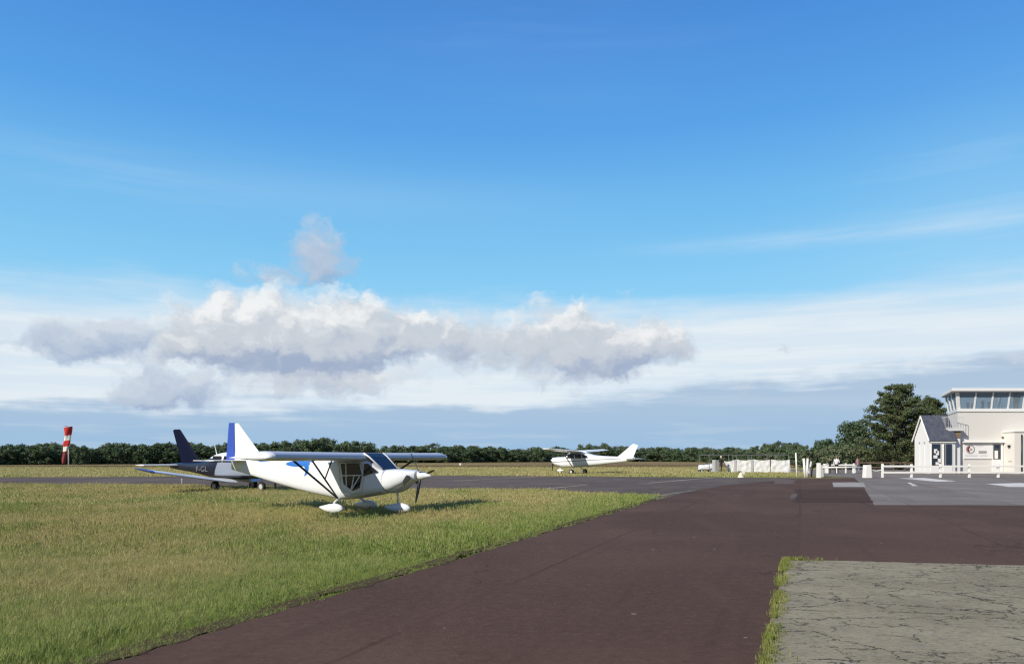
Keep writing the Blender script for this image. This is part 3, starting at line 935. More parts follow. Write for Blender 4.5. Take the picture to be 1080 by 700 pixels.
for s in (-1, 1):
    sp = spat(ul, -.90, s * .81, .80, .27, .20, .07); wheel(sp, -.87, s * .81, .17, .10)
sp = spat(ul, .70, 0, .84, .28, .20, .07); wheel(sp, .72, 0, .16, .10)
obj('nose_leg', tb([(.70, 0, .68), (.72, 0, .30)], .03, 8), M['yellow'], ul, True)
obj('fin', wing_bm([(1.46, -3.95, 1.22, 0, .06), (1.79, -4.22, .92, 0, .06), (2.64, -5.02, .14, 0, .12)], True), M['white'], ul, True, autosm=50)
obj('rudder', wing_bm([(1.44, -5.172, .35, 0, .09), (1.79, -5.145, .34, 0, .09), (2.66, -5.165, .235, 0, .09)], True), M['royal'], ul, True, autosm=50)

# ------------------------------------------------------------------ low-wing airplane behind it
def mat_navy_hull():
    m, t, b = new_mat('navy_and_white_hull')
    p = objco(t); s = t.new('ShaderNodeSeparateXYZ'); t.link(p, s.inputs[0]); x, z = s.outputs[0], s.outputs[2]
    d = t.math('ADD', x, t.math('MULTIPLY', z, -.5))
    rear = t.math('LESS_THAN', d, -1.72)
    belly = t.math('LESS_THAN', z, .74)
    roof = t.math('GREATER_THAN', t.math('ADD', z, t.math('MULTIPLY', x, .12)), 1.36)
    c = t.mix(rear, (.25, .29, .36), (.007, .010, .030))
    c = t.mix(belly, c, (.02, .025, .05)); c = t.mix(roof, c, (.78, .78, .77))
    t.link(c, b.inputs['Base Color']); b.inputs['Roughness'].default_value = .35; b.inputs['Coat Weight'].default_value = .3
    return m


na = thing('light_airplane', 'low-wing light airplane with dark navy fin and tail, behind the ultralight', 'airplane', (-12.929, 36.389, 0), -.502)
hull = obj('fuselage', loft([(-5.2, 1.05, 1.28, .06), (-4.3, .94, 1.33, .18), (-3.2, .82, 1.38, .33), (-2.2, .66, 1.50, .48), (-1.5, .58, 1.76, .56), (-.7, .54, 1.86, .60), (.1, .54, 1.80, .60), (.55, .55, 1.46, .58),
                             (1.1, .60, 1.30, .52), (1.7, .70, 1.22, .42), (2.1, .82, 1.16, .24)], 4, 28, 3.0), mat_navy_hull(), na, True)
for s in (-1, 1):
    for x0, x1 in ((-1.45, -.75), (-.68, .12)):
        obj('cabin_window', plate_y([(x0, 1.36), (x1, 1.36), (x1 - .05, 1.66), (x0 + .12, 1.66)], s * .575, s * .607), M['glass'], na, bevel=.004)
    lw = obj('wing', wing_bm([(s * .45, .18, 1.75, .50, .10), (s * .9, .05, 1.62, .52, .10), (s * 4.62, -.07, 1.28, 1.01, .10)]), M['white'], na, True, autosm=50)
    obj('wing_tip', wing_bm([(s * 4.623, -.07, 1.28, 1.01, .10), (s * 4.72, -.14, 1.18, 1.04, .09), (s * 4.80, -.35, .90, 1.08, .07)]), M['royal'], lw, True, autosm=50)
    for o_ in [lw] + list(lw.children):
        for v in o_.data.vertices: v.co.z -= .11 * (v.co.x + .7)
    stb = obj('stabilator', wing_bm([(s * .06, -4.45, .95, 1.20, .09), (s * 1.92, -4.62, .72, 1.21, .09)]), M['white'], na, True, autosm=50)
    obj('landing_gear_leg', tb([(-.45, s * 1.05, .56), (-.53, s * 1.15, .22)], .05, 8), M['black'], na, True)
    wheel(na, -.53, s * 1.15, .24, .16)
obj('nose_leg', tb([(1.25, 0, .75), (1.285, 0, .22)], .05, 8), M['lightgrey'], na, True)
wheel(na, 1.285, 0, .22, .14)
obj('fin', wing_bm([(1.26, -2.45, 2.0, 0, .05), (1.44, -2.98, 1.44, 0, .06), (2.95, -4.42, .62, 0, .07), (3.02, -4.50, .46, 0, .05)], True), M['navy'], na, True, autosm=50)
obj('antenna', tb([(-1.75, 0, 1.66), (-1.95, 0, 2.22)], .03, 6, .012), M['white'], na)
obj('spinner', loft([(2.1, .87, 1.11, .12), (2.25, .91, 1.07, .08), (2.36, .96, 1.02, .02)], 3, 16, 2.0), M['lightgrey'], na, True)
pr = obj('propeller', loft([(2.112, .91, 1.07, .08), (2.13, .91, 1.07, .08)], 1, 12, 2.0), M['black'], na)
for s in (-1, 1):
    obj('blade', plate_y([(2.14, .99 + s * .08), (2.19, .99 + s * .3), (2.17, .99 + s * .85), (2.14, .99 + s * .86), (2.13, .99 + s * .3)], -.05, .05), M['black'], pr)
mt = Matrix.Translation((-1.98, -.536, 1.03)) @ Matrix.Rotation(math.radians(6.5), 4, 'Z') @ Matrix.Rotation(math.radians(90), 4, 'X')
mt = Matrix.Translation((-2.02, -.512, 1.02)) @ Matrix.Rotation(math.radians(-8.5), 4, 'Z').inverted() @ Matrix.Rotation(math.radians(90), 4, 'X')
M['dullgrey'] = paint('dull_grey', (.17, .18, .21), .6, .1)
text_part('registration_letters', 'F-GLIC', .36, M['dullgrey'], hull, mt, .03)

# ------------------------------------------------------------------ high-wing airplane across the taxiway
ce = thing('touring_airplane', 'white high-wing single-engined airplane parked nose left beyond the taxiway', 'airplane', (5.729, 72.77, 0), PI - .592)


def mat_stripe():
    m, t, b = new_mat('white_hull_grey_stripe')
    p = objco(t); s = t.new('ShaderNodeSeparateXYZ'); t.link(p, s.inputs[0]); x, z = s.outputs[0], s.outputs[2]
    d = t.math('ABSOLUTE', t.math('SUBTRACT', z, t.math('ADD', 1.22, t.math('MULTIPLY', x, -.05))))
    st = t.math('LESS_THAN', d, .035)
    c = t.mix(st, (.80, .83, .86), (.20, .21, .24))
    t.link(c, b.inputs['Base Color']); b.inputs['Roughness'].default_value = .32; b.inputs['Coat Weight'].default_value = .3
    return m


fu = obj('fuselage', loft([(-6.6, 1.36, 1.62, .07), (-5.4, 1.16, 1.66, .22), (-4.0, .98, 1.70, .40), (-2.6, .80, 1.80, .54), (-1.6, .70, 2.02, .60), (-.7, .64, 2.08, .62), (.05, .62, 2.06, .62), (.35, .62, 1.92, .61),
                           (.75, .64, 1.66, .58), (1.4, .76, 1.62, .50), (1.9, .94, 1.58, .36), (2.06, 1.02, 1.54, .28)], 4, 28, 3.2), mat_stripe(), ce, True)
for s in (-1, 1):
    for poly in (((-.60, 1.50), (.16, 1.50), (.10, 1.92), (-.56, 1.94)), ((-1.40, 1.50), (-.70, 1.50), (-.66, 1.93), (-1.34, 1.90)), ((-2.10, 1.56), (-1.50, 1.53), (-1.44, 1.86), (-1.90, 1.78))):
        obj('cabin_window', plate_y(poly, s * .56, s * .632), M['glass'], ce, bevel=.005)
    cwn = obj('wing', wing_bm([(s * .3, .05, 1.62, 2.10, .15), (s * 2.6, .05, 1.62, 2.18, .15), (s * 5.45, -.05, 1.15, 2.33, .14), (s * 5.75, -.25, .80, 2.35, .08)]), M['white'], ce, True, autosm=50)
    obj('wing_strut', tb([(-.35, s * .62, .78), (-.45, s * 2.55, 2.10)], .06, 8, None, .5), M['grey'], ce, True)  # grey colour stands in for the shadow lines along the strut
    obj('stabilizer', wing_bm([(s * .08, -5.75, 1.15, 1.46, .09), (s * 1.75, -6.05, .80, 1.46, .09)]), M['white'], ce, True, autosm=50)
    obj('landing_gear_leg', tb([(-.62, s * .5, .72), (-.70, s * 1.28, .24)], .045, 8, .035), M['white'], ce, True)
    wheel(ce, -.72, s * 1.33, .24, .16)
obj('windshield', loft([(.12, 1.62, 2.065, .575), (.36, 1.60, 1.94, .585), (.72, 1.60, 1.675, .52)], 3, 20, 3.2), M['glass'], ce, True)
obj('nose_leg', tb([(1.25, 0, .85), (1.28, 0, .25)], .05, 8), M['white'], ce, True)
sp = spat(ce, 1.26, 0, .75, .26, .22, .20); wheel(sp, 1.28, 0, .20, .13)
obj('fin', wing_bm([(1.50, -3.9, 2.0, 0, .03), (1.68, -4.9, 1.15, 0, .07), (2.72, -6.25, .42, 0, .10), (2.80, -6.34, .30, 0, .06)], True), M['white'], ce, True, autosm=50)
obj('rudder', wing_bm([(1.50, -5.905, .45, 0, .07), (1.68, -6.055, .40, 0, .08), (2.72, -6.675, .24, 0, .10)], True), M['white'], ce, True, autosm=50)
obj('spinner', loft([(2.07, 1.17, 1.45, .14), (2.2, 1.20, 1.42, .11), (2.34, 1.29, 1.33, .02)], 3, 16, 2.0), M['white'], ce, True)
pr = obj('propeller', loft([(2.075, 1.23, 1.39, .08), (2.09, 1.23, 1.39, .08)], 1, 12, 2.0), M['black'], ce)
for s in (-1, 1):
    obj('blade', plate_y([(2.11, 1.31 + s * .1), (2.17, 1.31 + s * .35), (2.14, 1.31 + s * .98), (2.11, 1.31 + s * 1.0), (2.09, 1.31 + s * .35)], -.06, .06), M['black'], pr)
obj('antenna', tb([(-2.4, 0, 1.80), (-2.7, 0, 2.12)], .02, 5, .008), M['black'], ce)

# ------------------------------------------------------------------ windsock
p = gd(71.5, 493)
wk = thing('windsock', 'red and white windsock hanging limp from its white pole in front of the wood', 'windsock', (p[0], p[1], 0))
hm = 6.35
obj('pole', tb([(.12, 0, 0), (.10, 0, 3), (.08, 0, hm)], .085, 8, .06), M['trimwhite'], wk, True)
obj('ring', tb([(.10 + .42 * math.cos(a) - .08, .42 * math.sin(a), hm - .12 - .18 * math.cos(a)) for a in np.linspace(0, 2 * PI, 17)], .03, 6), M['grey'], wk)
rings = []
for i in range(31):
    u = i / 30
    r0 = .64 * (1 - .60 * u)
    cx = .05 - .62 * u + .10 * math.sin(u * 5)
    pt = []
    for k in range(20):
        a = 2 * PI * k / 20
        rr = r0 * (1 + .22 * math.sin(3 * a + u * 6) * min(1, u * 4)) * (1 - .25 * abs(math.sin(u * 7)) * min(1, u * 3))
        pt.append((cx + rr * math.cos(a), rr * .7 * math.sin(a), hm - .15 - 5.55 * u + .12 * math.cos(a) * (1 - u)))
    rings.append(pt)
M['maroon'] = paint('maroon_cloth', (.20, .025, .03), .85, .15)  # lowest sock band, a darker red than the bands above
cuts = (0, 7, 11, 16, 20, 30)
for b in range(5):
    bm = bmesh.new(); skin_rings(bm, rings[cuts[b]:cuts[b + 1] + 1], cap=False)
    obj('sock_band', bm, (M['red'], M['cloth'], M['red'], M['cloth'], M['maroon'])[b], wk, True)

# ------------------------------------------------------------------ control tower and its low buildings
DT = 75.0


def X(px, D=DT): return (px - CX) / F * D


def Z(py, D=DT): return H - (py - HY) / F * D


xl, xr = X(1010), X(1010) + 10.2
tw = thing('control_tower', 'cream airfield control tower with slanted windows under a flat roof', 'control tower', (0, 0, 0))


def trap(x0, x1, y0, dep, k=.42, front=0.0):
    return [(x0, y0), (x1, y0), (x1 - k * dep, y0 + dep), (x0 + k * dep, y0 + dep)]


obj('wall', slab(trap(xl, xr, DT, 6.0), 0, Z(434)), M['render'], tw)
obj('sill_band', slab(trap(xl - .10, xr + .10, DT - .10, 6.2), Z(434) + .002, Z(430.8)), M['trimwhite'], tw)
zb, zt = Z(430.8) + .004, Z(413.2)
lean = .32
rf = obj('roof', slab(trap(xl - .98, xr + .98, DT - .75, 7.4), zt + .02, Z(409.8)), M['trimwhite'], tw, bevel=.03)
obj('roof_soffit', slab(trap(xl - .9, xr + .9, DT - .68, 7.2), zt - .05, zt + .017), M['grey'], rf)
# leaning mullions and panes on the front, side panes on the left
fx = [xl + .12, X(1027.6), X(1045.7), X(1063.2), X(1079), X(1096.5), X(1114)]
fx = [v for v in fx if v < xr - .2] + [xr - .1]
for i, v in enumerate(fx):
    w = .16 if i in (0, len(fx) - 1) else .07
    off = -lean if i == 0 else (lean if i == len(fx) - 1 else 0)
    bm = bmesh.new()
    skin_rings(bm, [[(v - w, DT - .02, zb), (v + w, DT - .02, zb), (v + w, DT + .12, zb), (v - w, DT + .12, zb)],
                    [(v - w + off, DT - .02 - lean, zt - .06), (v + w + off, DT - .02 - lean, zt - .06), (v + w + off, DT + .12 - lean, zt - .06), (v - w + off, DT + .12 - lean, zt - .06)]])
    obj('mullion', bm, M['trimwhite'], tw)
for i in range(len(fx) - 1):
    a0, a1 = fx[i] + (.16 if i == 0 else .07) + .004, fx[i + 1] - (.16 if i == len(fx) - 2 else .07) - .004
    o0 = -lean if i == 0 else 0; o1 = lean if i == len(fx) - 2 else 0
    bm = bmesh.new()
    skin_rings(bm, [[(a0, DT + .04, zb + .01), (a1, DT + .04, zb + .01), (a1, DT + .06, zb + .01), (a0, DT + .06, zb + .01)],
                    [(a0 + o0, DT + .04 - lean, zt - .06), (a1 + o1, DT + .04 - lean, zt - .06), (a1 + o1, DT + .06 - lean, zt - .06), (a0 + o0, DT + .06 - lean, zt - .06)]])
    obj('window_pane', bm, M['cabglass'], tw)
k = .42
for j in range(3):
    y0, y1 = DT + .25 + j * 1.9, DT + .25 + j * 1.9 + 1.75
    for side in (-1, 1):
        def px_(y): return (xl + k * (y - DT) + .06) if side < 0 else (xr - k * (y - DT) - .06)
        bm = bmesh.new()
        skin_rings(bm, [[(px_(y0), y0, zb + .01), (px_(y1), y1, zb + .01), (px_(y1) - side * .02, y1, zb + .01), (px_(y0) - side * .02, y0, zb + .01)],
                        [(px_(y0) + side * lean, y0 - (lean if j == 0 else 0), zt - .06), (px_(y1) + side * lean, y1, zt - .06), (px_(y1) + side * (lean - .02), y1, zt - .06), (px_(y0) + side * (lean - .02), y0 - (lean if j == 0 else 0), zt - .06)]])
        obj('window_pane', bm, M['cabglass'], tw)
        bm = bmesh.new(); w = .07
        skin_rings(bm, [[(px_(y1) - .05, y1 - 0, zb), (px_(y1) + .05, y1, zb), (px_(y1) + .05, y1 + .14, zb), (px_(y1) - .05, y1 + .14, zb)],
                        [(px_(y1) - .05 + side * lean, y1, zt - .06), (px_(y1) + .05 + side * lean, y1, zt - .06), (px_(y1) + .05 + side * lean, y1 + .14, zt - .06), (px_(y1) - .05 + side * lean, y1 + .14, zt - .06)]])
        obj('mullion', bm, M['trimwhite'], tw)
obj('window_pane', slab([(xl + .42 * 5.9 + .1, DT + 5.6), (xr - .42 * 5.9 - .1, DT + 5.6), (xr - .42 * 5.9 - .1, DT + 5.75), (xl + .42 * 5.9 + .1, DT + 5.75)], zb, zt - .06), M['cabglass'], tw)
obj('blind', bx(X(1071.5), X(1077.4), DT + .35, DT + .40, zb + .02, zt - .08), M['brownblind'], tw)
for a in (1024, 1036, 1041, 1052, 1059):
    obj('console', bx(X(a), X(a) + .18, DT + 2.4, DT + 2.6, zb, zb + .9 + .2 * math.sin(a)), M['black'], tw)
# ledge over the ground floor, door
obj('ledge', bx(X(1014), X(1058.5), DT - .35, DT - .003, Z(466.8), Z(465.3)), M['trimwhite'], tw, bevel=.02)
dr = obj('door', bx(X(1046.2), X(1057.2), DT - .09, DT - .003, .02, Z(467.4)), M['trimwhite'], tw, bevel=.01)
obj('door_pane', bx(X(1047), X(1054.8), DT - .105, DT - .092, Z(484.2), Z(468.2)), M['doorglass'], dr)
obj('notice', bx(X(1048.2), X(1051.8), DT - .112, DT - .107, Z(483.5), Z(475)), M['cloth'], dr)
# balcony
zl = Z(451.5)
bl = obj('balcony', slab([(X(995.5), DT - .35), (X(1011), DT - .9), (X(1013), DT - .25), (xl + .9, DT + 2.2), (X(995.5), DT + 1.0)], zl - .28, zl), M['lightgrey'], tw, bevel=.02)
obj('balcony_soffit', slab([(X(998), DT - .15), (X(1009.5), DT - .6), (X(1010.5), DT - .2), (xl + .6, DT + 1.5), (X(998), DT + .8)], zl - .95, zl - .283), M['brownblind'], bl)
cor = [(X(995.8), DT + .95), (X(995.8), DT - .33), (X(1010.8), DT - .86)]
rail = bmesh.new()
for zz in (zl + .06, zl + 1.12):
    tube(rail, [(x_, y_, zz) for x_, y_ in cor], .03, 6)
for (x0, y0), (x1, y1) in zip(cor[:-1], cor[1:]):
    for u in np.linspace(0, 1, 9)[:]:
        tube(rail, [(x0 + (x1 - x0) * u, y0 + (y1 - y0) * u, zl), (x0 + (x1 - x0) * u, y0 + (y1 - y0) * u, zl + 1.12)], .018, 5)
obj('railing', rail, M['lightgrey'], bl)
obj('drain_pipe', tb([(X(1011.5), DT - .06, .05), (X(1011.5), DT - .06, Z(464))], .06, 8), M['grey'], tw, True)
obj('wall_lamp', bx(X(1056.2), X(1057.4), DT - .2, DT - .003, Z(461.8), Z(460.4)), M['black'], tw, bevel=.02)

# sign on the tower wall
sg = thing('signboard', 'white signboard with a round dark red emblem on the tower wall', 'sign', (X(1031), DT - .06, Z(475.5)))
wS, hS = X(1046) - X(1016.4), Z(467.6) - Z(484)
obj('board', bx(-wS / 2, wS / 2, -.03, .055, -hS / 2, hS / 2), M['trimwhite'], sg)
cxs, czs = X(1022.9) - X(1031), Z(473.6) - Z(475.5)


def ring_y(cx, cz, r0, r1, y0, y1, a0=0, a1=2 * PI, n=28):
    bm = bmesh.new()
    rr = []
    for k_ in range(n + 1):
        a = a0 + (a1 - a0) * k_ / n
        c, s = math.cos(a), math.sin(a)
        rr.append([(cx + r0 * c, y0, cz + r0 * s), (cx + r1 * c, y0, cz + r1 * s), (cx + r1 * c, y1, cz + r1 * s), (cx + r0 * c, y1, cz + r0 * s)])
    skin_rings(bm, rr); return bm


em = obj('emblem', ring_y(cxs, czs, .33, .45, -.042, -.031), M['bronzegrey'], sg)
obj('emblem_arc', ring_y(cxs, czs, .14, .32, -.040, -.031, 1.7, 4.4), M['logored'], em)
obj('emblem_core', disc_y(cxs + .06, czs - .02, .12, -.044, -.031), M['bronzegrey'], em)
obj('dark_panel', bx(X(1031.6) - X(1031), X(1040) - X(1031), -.038, -.031, Z(478) - Z(475.5), Z(475.2) - Z(475.5)), M['bronzegrey'], sg)
for (a, b_, yy, hh) in ((1028.5, 1040, 468.9, .05), (1028.5, 1036, 470.4, .05), (1017.5, 1030.5, 480.2, .06), (1033, 1041, 480.2, .05)):
    bm = bmesh.new(); xx = X(a) - X(1031); rr = random.Random(int(a + yy))
    while xx < X(b_) - X(1031):
        w = rr.uniform(.05, .13); box(bm, xx, xx + w, -.036, -.031, Z(yy) - Z(475.5) - hh, Z(yy) - Z(475.5) + hh * rr.uniform(.4, 1)); xx += w + .04
    obj('faint_lettering', bm, M['lightgrey'], sg)

# porch block on the right
pb = thing('entrance_porch', 'off-white flat-roofed porch against the right side of the tower front', 'porch', (0, 0, 0))
D2 = 73.3
px0 = X(1070, D2)
obj('wall', bx(px0, px0 + 3.2, D2, DT - .003, 0, Z(455.4, D2)), M['render2'], pb)
obj('roof', bx(px0 - .10, px0 + 3.3, D2 - .10, DT - .003, Z(455.4, D2) + .003, Z(455.4, D2) + .13), M['trimwhite'], pb, bevel=.015)
obj('drain_pipe', tb([(X(1077, D2), D2 - .08, .05), (X(1077, D2), D2 - .08, Z(458, D2))], .06, 8), M['black'], pb, True)
obj('wall_lamp', bx(px0 - .18, px0 - .003, D2 + .55, D2 + .80, Z(471.5, D2), Z(469, D2)), M['black'], pb, bevel=.03)
obj('letter_slot', bx(px0 - .03, px0 - .003, D2 + .35, D2 + .9, Z(486.7, D2), Z(486, D2)), M['grey'], pb)

# slate-roofed cabin on the left
cb = thing('slate_roofed_cabin', 'small white cabin with steep slate roof and two dark glazed doors beside the tower', 'cabin', (0, 0, 0))
D1 = 74.2; x0 = X(980.4, D1); x1 = X(1007.5, D1); dp = 2.75; ze = Z(462, D1); zr = 5.62
bm = bmesh.new()
gp = [(D1, 0), (D1 + dp, 0), (D1 + dp, ze), (D1 + dp / 2, zr - .12), (D1, ze)]
skin_rings(bm, [[(x0, y, z) for y, z in gp], [(x1, y, z) for y, z in gp]])
obj('wall', bm, M['whitewall'], cb)
obj('wall', bx(x1 + .003, xl - .003, D1 + .35, D1 + 2.2, 0, ze), M['whitewall'], cb)
for sgn in (0, 1):
    bm = bmesh.new()
    ye, zz_e = (D1 - .22, ze - .28) if sgn == 0 else (D1 + dp + .22, ze - .28)
    ym = D1 + dp / 2
    th = .10
    a = [(ye, zz_e), (ym, zr), (ym, zr + th * 1.6), (ye - (.06 if sgn == 0 else -.06), zz_e + th * .6)]
    skin_rings(bm, [[(x0 - .14, y, z) for y, z in a], [(x1 + .05, y, z) for y, z in a]])
    sl = obj('roof', bm, M['slate'], cb)
obj('fascia_board', bx(x0 + .02, x1, D1 - .16, D1 - .004, ze - .42, ze - .20), M['trimwhite'], cb)
bm = bmesh.new()
for (ya, za), (yb, zb_) in (((D1 - .20, ze - .26), (D1 + dp / 2, zr + .05)), ((D1 + dp / 2, zr + .05), (D1 + dp + .20, ze - .26))):
    tube(bm, [(x0 - .16, ya, za), (x0 - .16, yb, zb_)], .07, 6)
obj('bargeboard', bm, M['trimwhite'], cb)
for (a, b_) in ((981.6, 992.2), (994.6, 1004.3)):
    fr = obj('door', bx(X(a, D1), X(b_, D1), D1 - .07, D1 - .004, .03, Z(466.8, D1)), M['trimwhite'], cb)
    obj('door_pane', bx(X(a + .7, D1), X(b_ - .7, D1), D1 - .085, D1 - .072, Z(491, D1), Z(467.8, D1)), M['doorglass'], fr)
    if a < 990:
        for nx, ny, w, h_ in ((984.5, 475.5, .32, .40), (986.6, 477.5, .30, .4), (984.0, 481.5, .38, .30), (988.6, 485.5, .30, .40), (986.2, 488.5, .36, .28)):
            obj('notice', bx(X(nx, D1), X(nx, D1) + w, D1 - .092, D1 - .087, Z(ny, D1) - h_ / 2, Z(ny, D1) + h_ / 2), M['cloth'], fr)
    else:
        obj('door_frame_bar', bx(X(996.4, D1), X(997.2, D1), D1 - .094, D1 - .087, Z(491, D1), Z(468, D1)), M['grey'], fr)
for yy in (D1 + .8, D1 + 1.7):
    obj('wall_vent', bx(x0 - .03, x0 - .003, yy, yy + .22, 2.95, 3.12), M['grey'], cb)
    obj('pilaster', bx(x0 - .05, x0 - .003, yy + .04, yy + .14, .05, 2.7), M['whitewall'], cb)
obj('drain_pipe', tb([(x1 + .1, D1 + .28, .05), (x1 + .1, D1 + .28, ze - .2)], .05, 8), M['lightgrey'], cb, True)

# ------------------------------------------------------------------ fences, barrier, posts
DF = 59.5
fn = thing('rail_fence', 'white two-rail fence in front of the tower and cabin', 'fence', (0, DF, 0))
pxs = [930.8 + 30.5 * i for i in range(8)]
for i, q in enumerate(pxs):
    xx = X(q, DF)
    h = 1.08 + random.uniform(-.02, .02)
    pb_ = bmesh.new(); v = box(pb_, xx - .08, xx + .08, -.08, .08, -.05, h)
    pp = obj('post', pb_, M['fence_white'], fn, bevel=.02)
for zc in (.89, .42):
    b2 = bmesh.new(); pr_ = None
    for q0, q1 in zip(pxs[:-1], pxs[1:]):
        s_ = random.uniform(-.012, .012)
        box(b2, X(q0, DF) - .0, X(q1, DF) - .004, -.13, -.084, zc - .07 + s_, zc + .07 + s_)
    obj('rail', b2, M['fence_white'], fn, bevel=.008)
# lower chain-like rail joining fence and block
obj('rail', tb([(X(918, DF), 0, .62), (X(924, DF), 0, .52), (X(930, DF), 0, .60)], .035, 6), M['fence_white'], fn)


def block(px, base, w0, w1, h, d, label, lean=0.0):
    D = H * F / (base - HY)
    t_ = thing('concrete_block', label, 'bollard', ((px - CX) / F * D, D, 0), random.uniform(-.1, .1))
    bm = bmesh.new()
    rr = []
    for u, z in ((0, -.03), (1, h)):
        w = w0 + (w1 - w0) * u
        rr.append([(-w / 2 + lean * u, -d / 2, z), (w / 2 + lean * u, -d / 2, z), (w / 2 + lean * u, d / 2, z), (-w / 2 + lean * u, d / 2, z)])
    skin_rings(bm, rr)
    o_ = obj('concrete_body', bm, M['fence_white'], t_, bevel=.04)
    return t_


block(914.6, 503.7, .58, .44, 1.0, .5, 'white tapered concrete block at the right end of the barrier')
block(863.5, 503.6, .30, .24, 1.15, .4, 'white barrier post with a notched foot, left end of the barrier')
block(867.2, 502.8, .26, .30, .95, .3, 'shorter white post touching the left barrier post')
block(870.0, 498.8, .32, .28, .95, .3, 'white post behind the left end of the barrier')
block(901.0, 498.6, .36, .28, .85, .3, 'white post at the far rail, beside the person in pink')
DB = 61.0
bar = thing('barrier', 'white horizontal barrier pole across the entrance road', 'barrier', (X(869, DB), DB, 0))
obj('boom', tb([(-.1, .0, Z(492.8, DB)), (X(911.5, DB) - X(869, DB), 0, Z(492.6, DB))], .062, 8), M['fence_white'], bar, True)
obj('pivot', bx(-.22, .04, .10, .3, 0, .98), M['lightgrey'], bar, bevel=.02)
DG = 76.0
gr = thing('rail_fence', 'white single-rail fence behind the people at the barrier', 'fence', (X(873, DG), DG, 0))
for q in (873, 882.5, 892, 900.5):
    obj('post', bx(X(q, DG) - X(873, DG) - .06, X(q, DG) - X(873, DG) + .06, -.06, .06, -.03, 1.0), M['fence_white'], gr, bevel=.015)
obj('rail', bx(-.1, X(901, DG) - X(873, DG), -.11, -.064, Z(491, DG), Z(489.3, DG)), M['fence_white'], gr)
DW = 80.0
wf = thing('rail_fence', 'weathered brown wooden rail fence below the big pine', 'fence', (X(906, DW), DW, 0))
for q in range(906, 966, 12):
    obj('post', bx(X(q, DW) - X(906, DW) - .06, X(q, DW) - X(906, DW) + .06, -.06, .06, -.03, 1.15), M['wood'], wf)
for zc in (1.02, .55):
    obj('rail', bx(-.1, X(962, DW) - X(906, DW), -.10, -.064, zc - .06, zc + .06), M['wood'], wf)


def pole(px, base, top, r, label, lean=0.0):
    D = H * F / (base - HY)
    t_ = tag(obj('marker_post', tb([(0, 0, -.03), (lean * .5, 0, (HY - top) / F * D / 2 + H / 2), (lean, 0, (HY - top) / F * D + H)], r, 8, r * .85), M['fence_white'], None, True), label, 'post')
    t_.location = ((px - CX) / F * D, D, 0)
    return t_


pole(840.6, 502.5, 477.3, .07, 'tall thin white pole beside the tarpaulin enclosure', -.10)
pole(849.3, 503.5, 483.2, .11, 'white post leaning slightly left, of the close pair left of the barrier', -.12)
pole(851.2, 503.0, 483.2, .10, 'white post of the close pair left of the barrier, the one nearer the barrier', .05)
bd = tag(obj('leaning_board', plate_y([(-.12, .35), (.02, .30), (.16, 1.25), (.05, 1.30)], -.02, .02), M['fence_white'], None), 'short white board leaning against the close pair of posts', 'board')
bd.location = (X(853, 60.5), 60.3, 0)
wp = tag(obj('wooden_stake', tb([(0, 0, -.03), (.12, 0, .95)], .06, 7), M['wood'], None), 'dark wooden stake leaning beside the pair of white posts', 'stake')
wp.location = (X(855.6, 61.5), 61.5, 0)

# ------------------------------------------------------------------ tarpaulin enclosure
DE = 79.0
en = thing('tarpaulin_enclosure', 'low enclosure of white tarpaulin sheets hung in a grey tube frame', 'enclosure', (X(748, DE), DE, 0))


def ex(q): return X(q, DE) - X(748, DE)


upr = (748, 768.5, 773, 789, 792.5, 809, 831.7)
for q in upr:
    obj('upright', tb([(ex(q), 0, -.03), (ex(q), 0, Z(479.6, DE))], .035, 6), M['steel'], en)
    if q in (748, 831.7, 789): obj('upright', tb([(ex(q), 4.0, -.03), (ex(q), 4.0, Z(479.6, DE))], .035, 6), M['steel'], en)
for yy in (0, 4.0): obj('top_rail', tb([(ex(748), yy, Z(479.6, DE)), (ex(832), yy, Z(479.6, DE))], .038, 6), M['steel'], en)
for q in (748, 831.7): obj('side_rail', tb([(ex(q), 0, Z(479.6, DE)), (ex(q), 4.0, Z(479.6, DE))], .038, 6), M['steel'], en)
tops_t = {763: 486, 774: 484.8, 776.5: 484.2, 792: 485.2, 794: 484.1, 812: 484.6, 813: 484.6, 832: 484.2}
for a, b_, sl in ((763, 774, 6.5), (776.3, 791.8, 0), (794, 811.6, 0), (812.6, 832.4, 0)):
    nx, nz = 22, 10; grid = []
    bm = bmesh.new()
    for j in range(nz + 1):
        row = []
        for i in range(nx + 1):
            u, v = i / nx, j / nz
            qx = a + (b_ - a) * u + (sl * (1 - v) * (1 - u) if sl else 0)
            topz = Z(tops_t[a if a in tops_t else 776.5] * (1 - u) + tops_t.get(b_, 484.6) * u + .9 * math.sin(PI * u), DE)
            fold = .008 * math.sin(u * 17 + v * 3 + a) + .05 * mn.noise(Vector((qx * .25, v * 3, 2)))
            row.append(bm.verts.new((ex(qx), -.12 + fold, .02 + (topz - .02) * v)))
        grid.append(row)
    for j in range(nz):
        for i in range(nx): bm.faces.new((grid[j][i], grid[j][i + 1], grid[j + 1][i + 1], grid[j + 1][i]))
    tp = obj('tarpaulin', bm, M['tarp'], en, False)
    sd_ = tp.modifiers.new('solid', 'SOLIDIFY'); sd_.thickness = .01
for x_ in (ex(775.2), ex(793)):
    obj('tarpaulin_flap', bx(x_ - .09, x_ + .09, -.18, -.10, .02, Z(484.6, DE)), M['lightgrey'], en, bevel=.02)
bm = bmesh.new(); skin_rings(bm, [[(ex(834), -.1, 0), (ex(834), 4.0, 0), (ex(834), 4.0, .03), (ex(834), -.1, .03)], [(ex(832.5), -.05, 1.25), (ex(832.5), 3.9, 1.25), (ex(832.6), 3.9, 1.27), (ex(832.6), -.05, 1.27)]])
obj('tarpaulin', bm, M['tarp'], en)
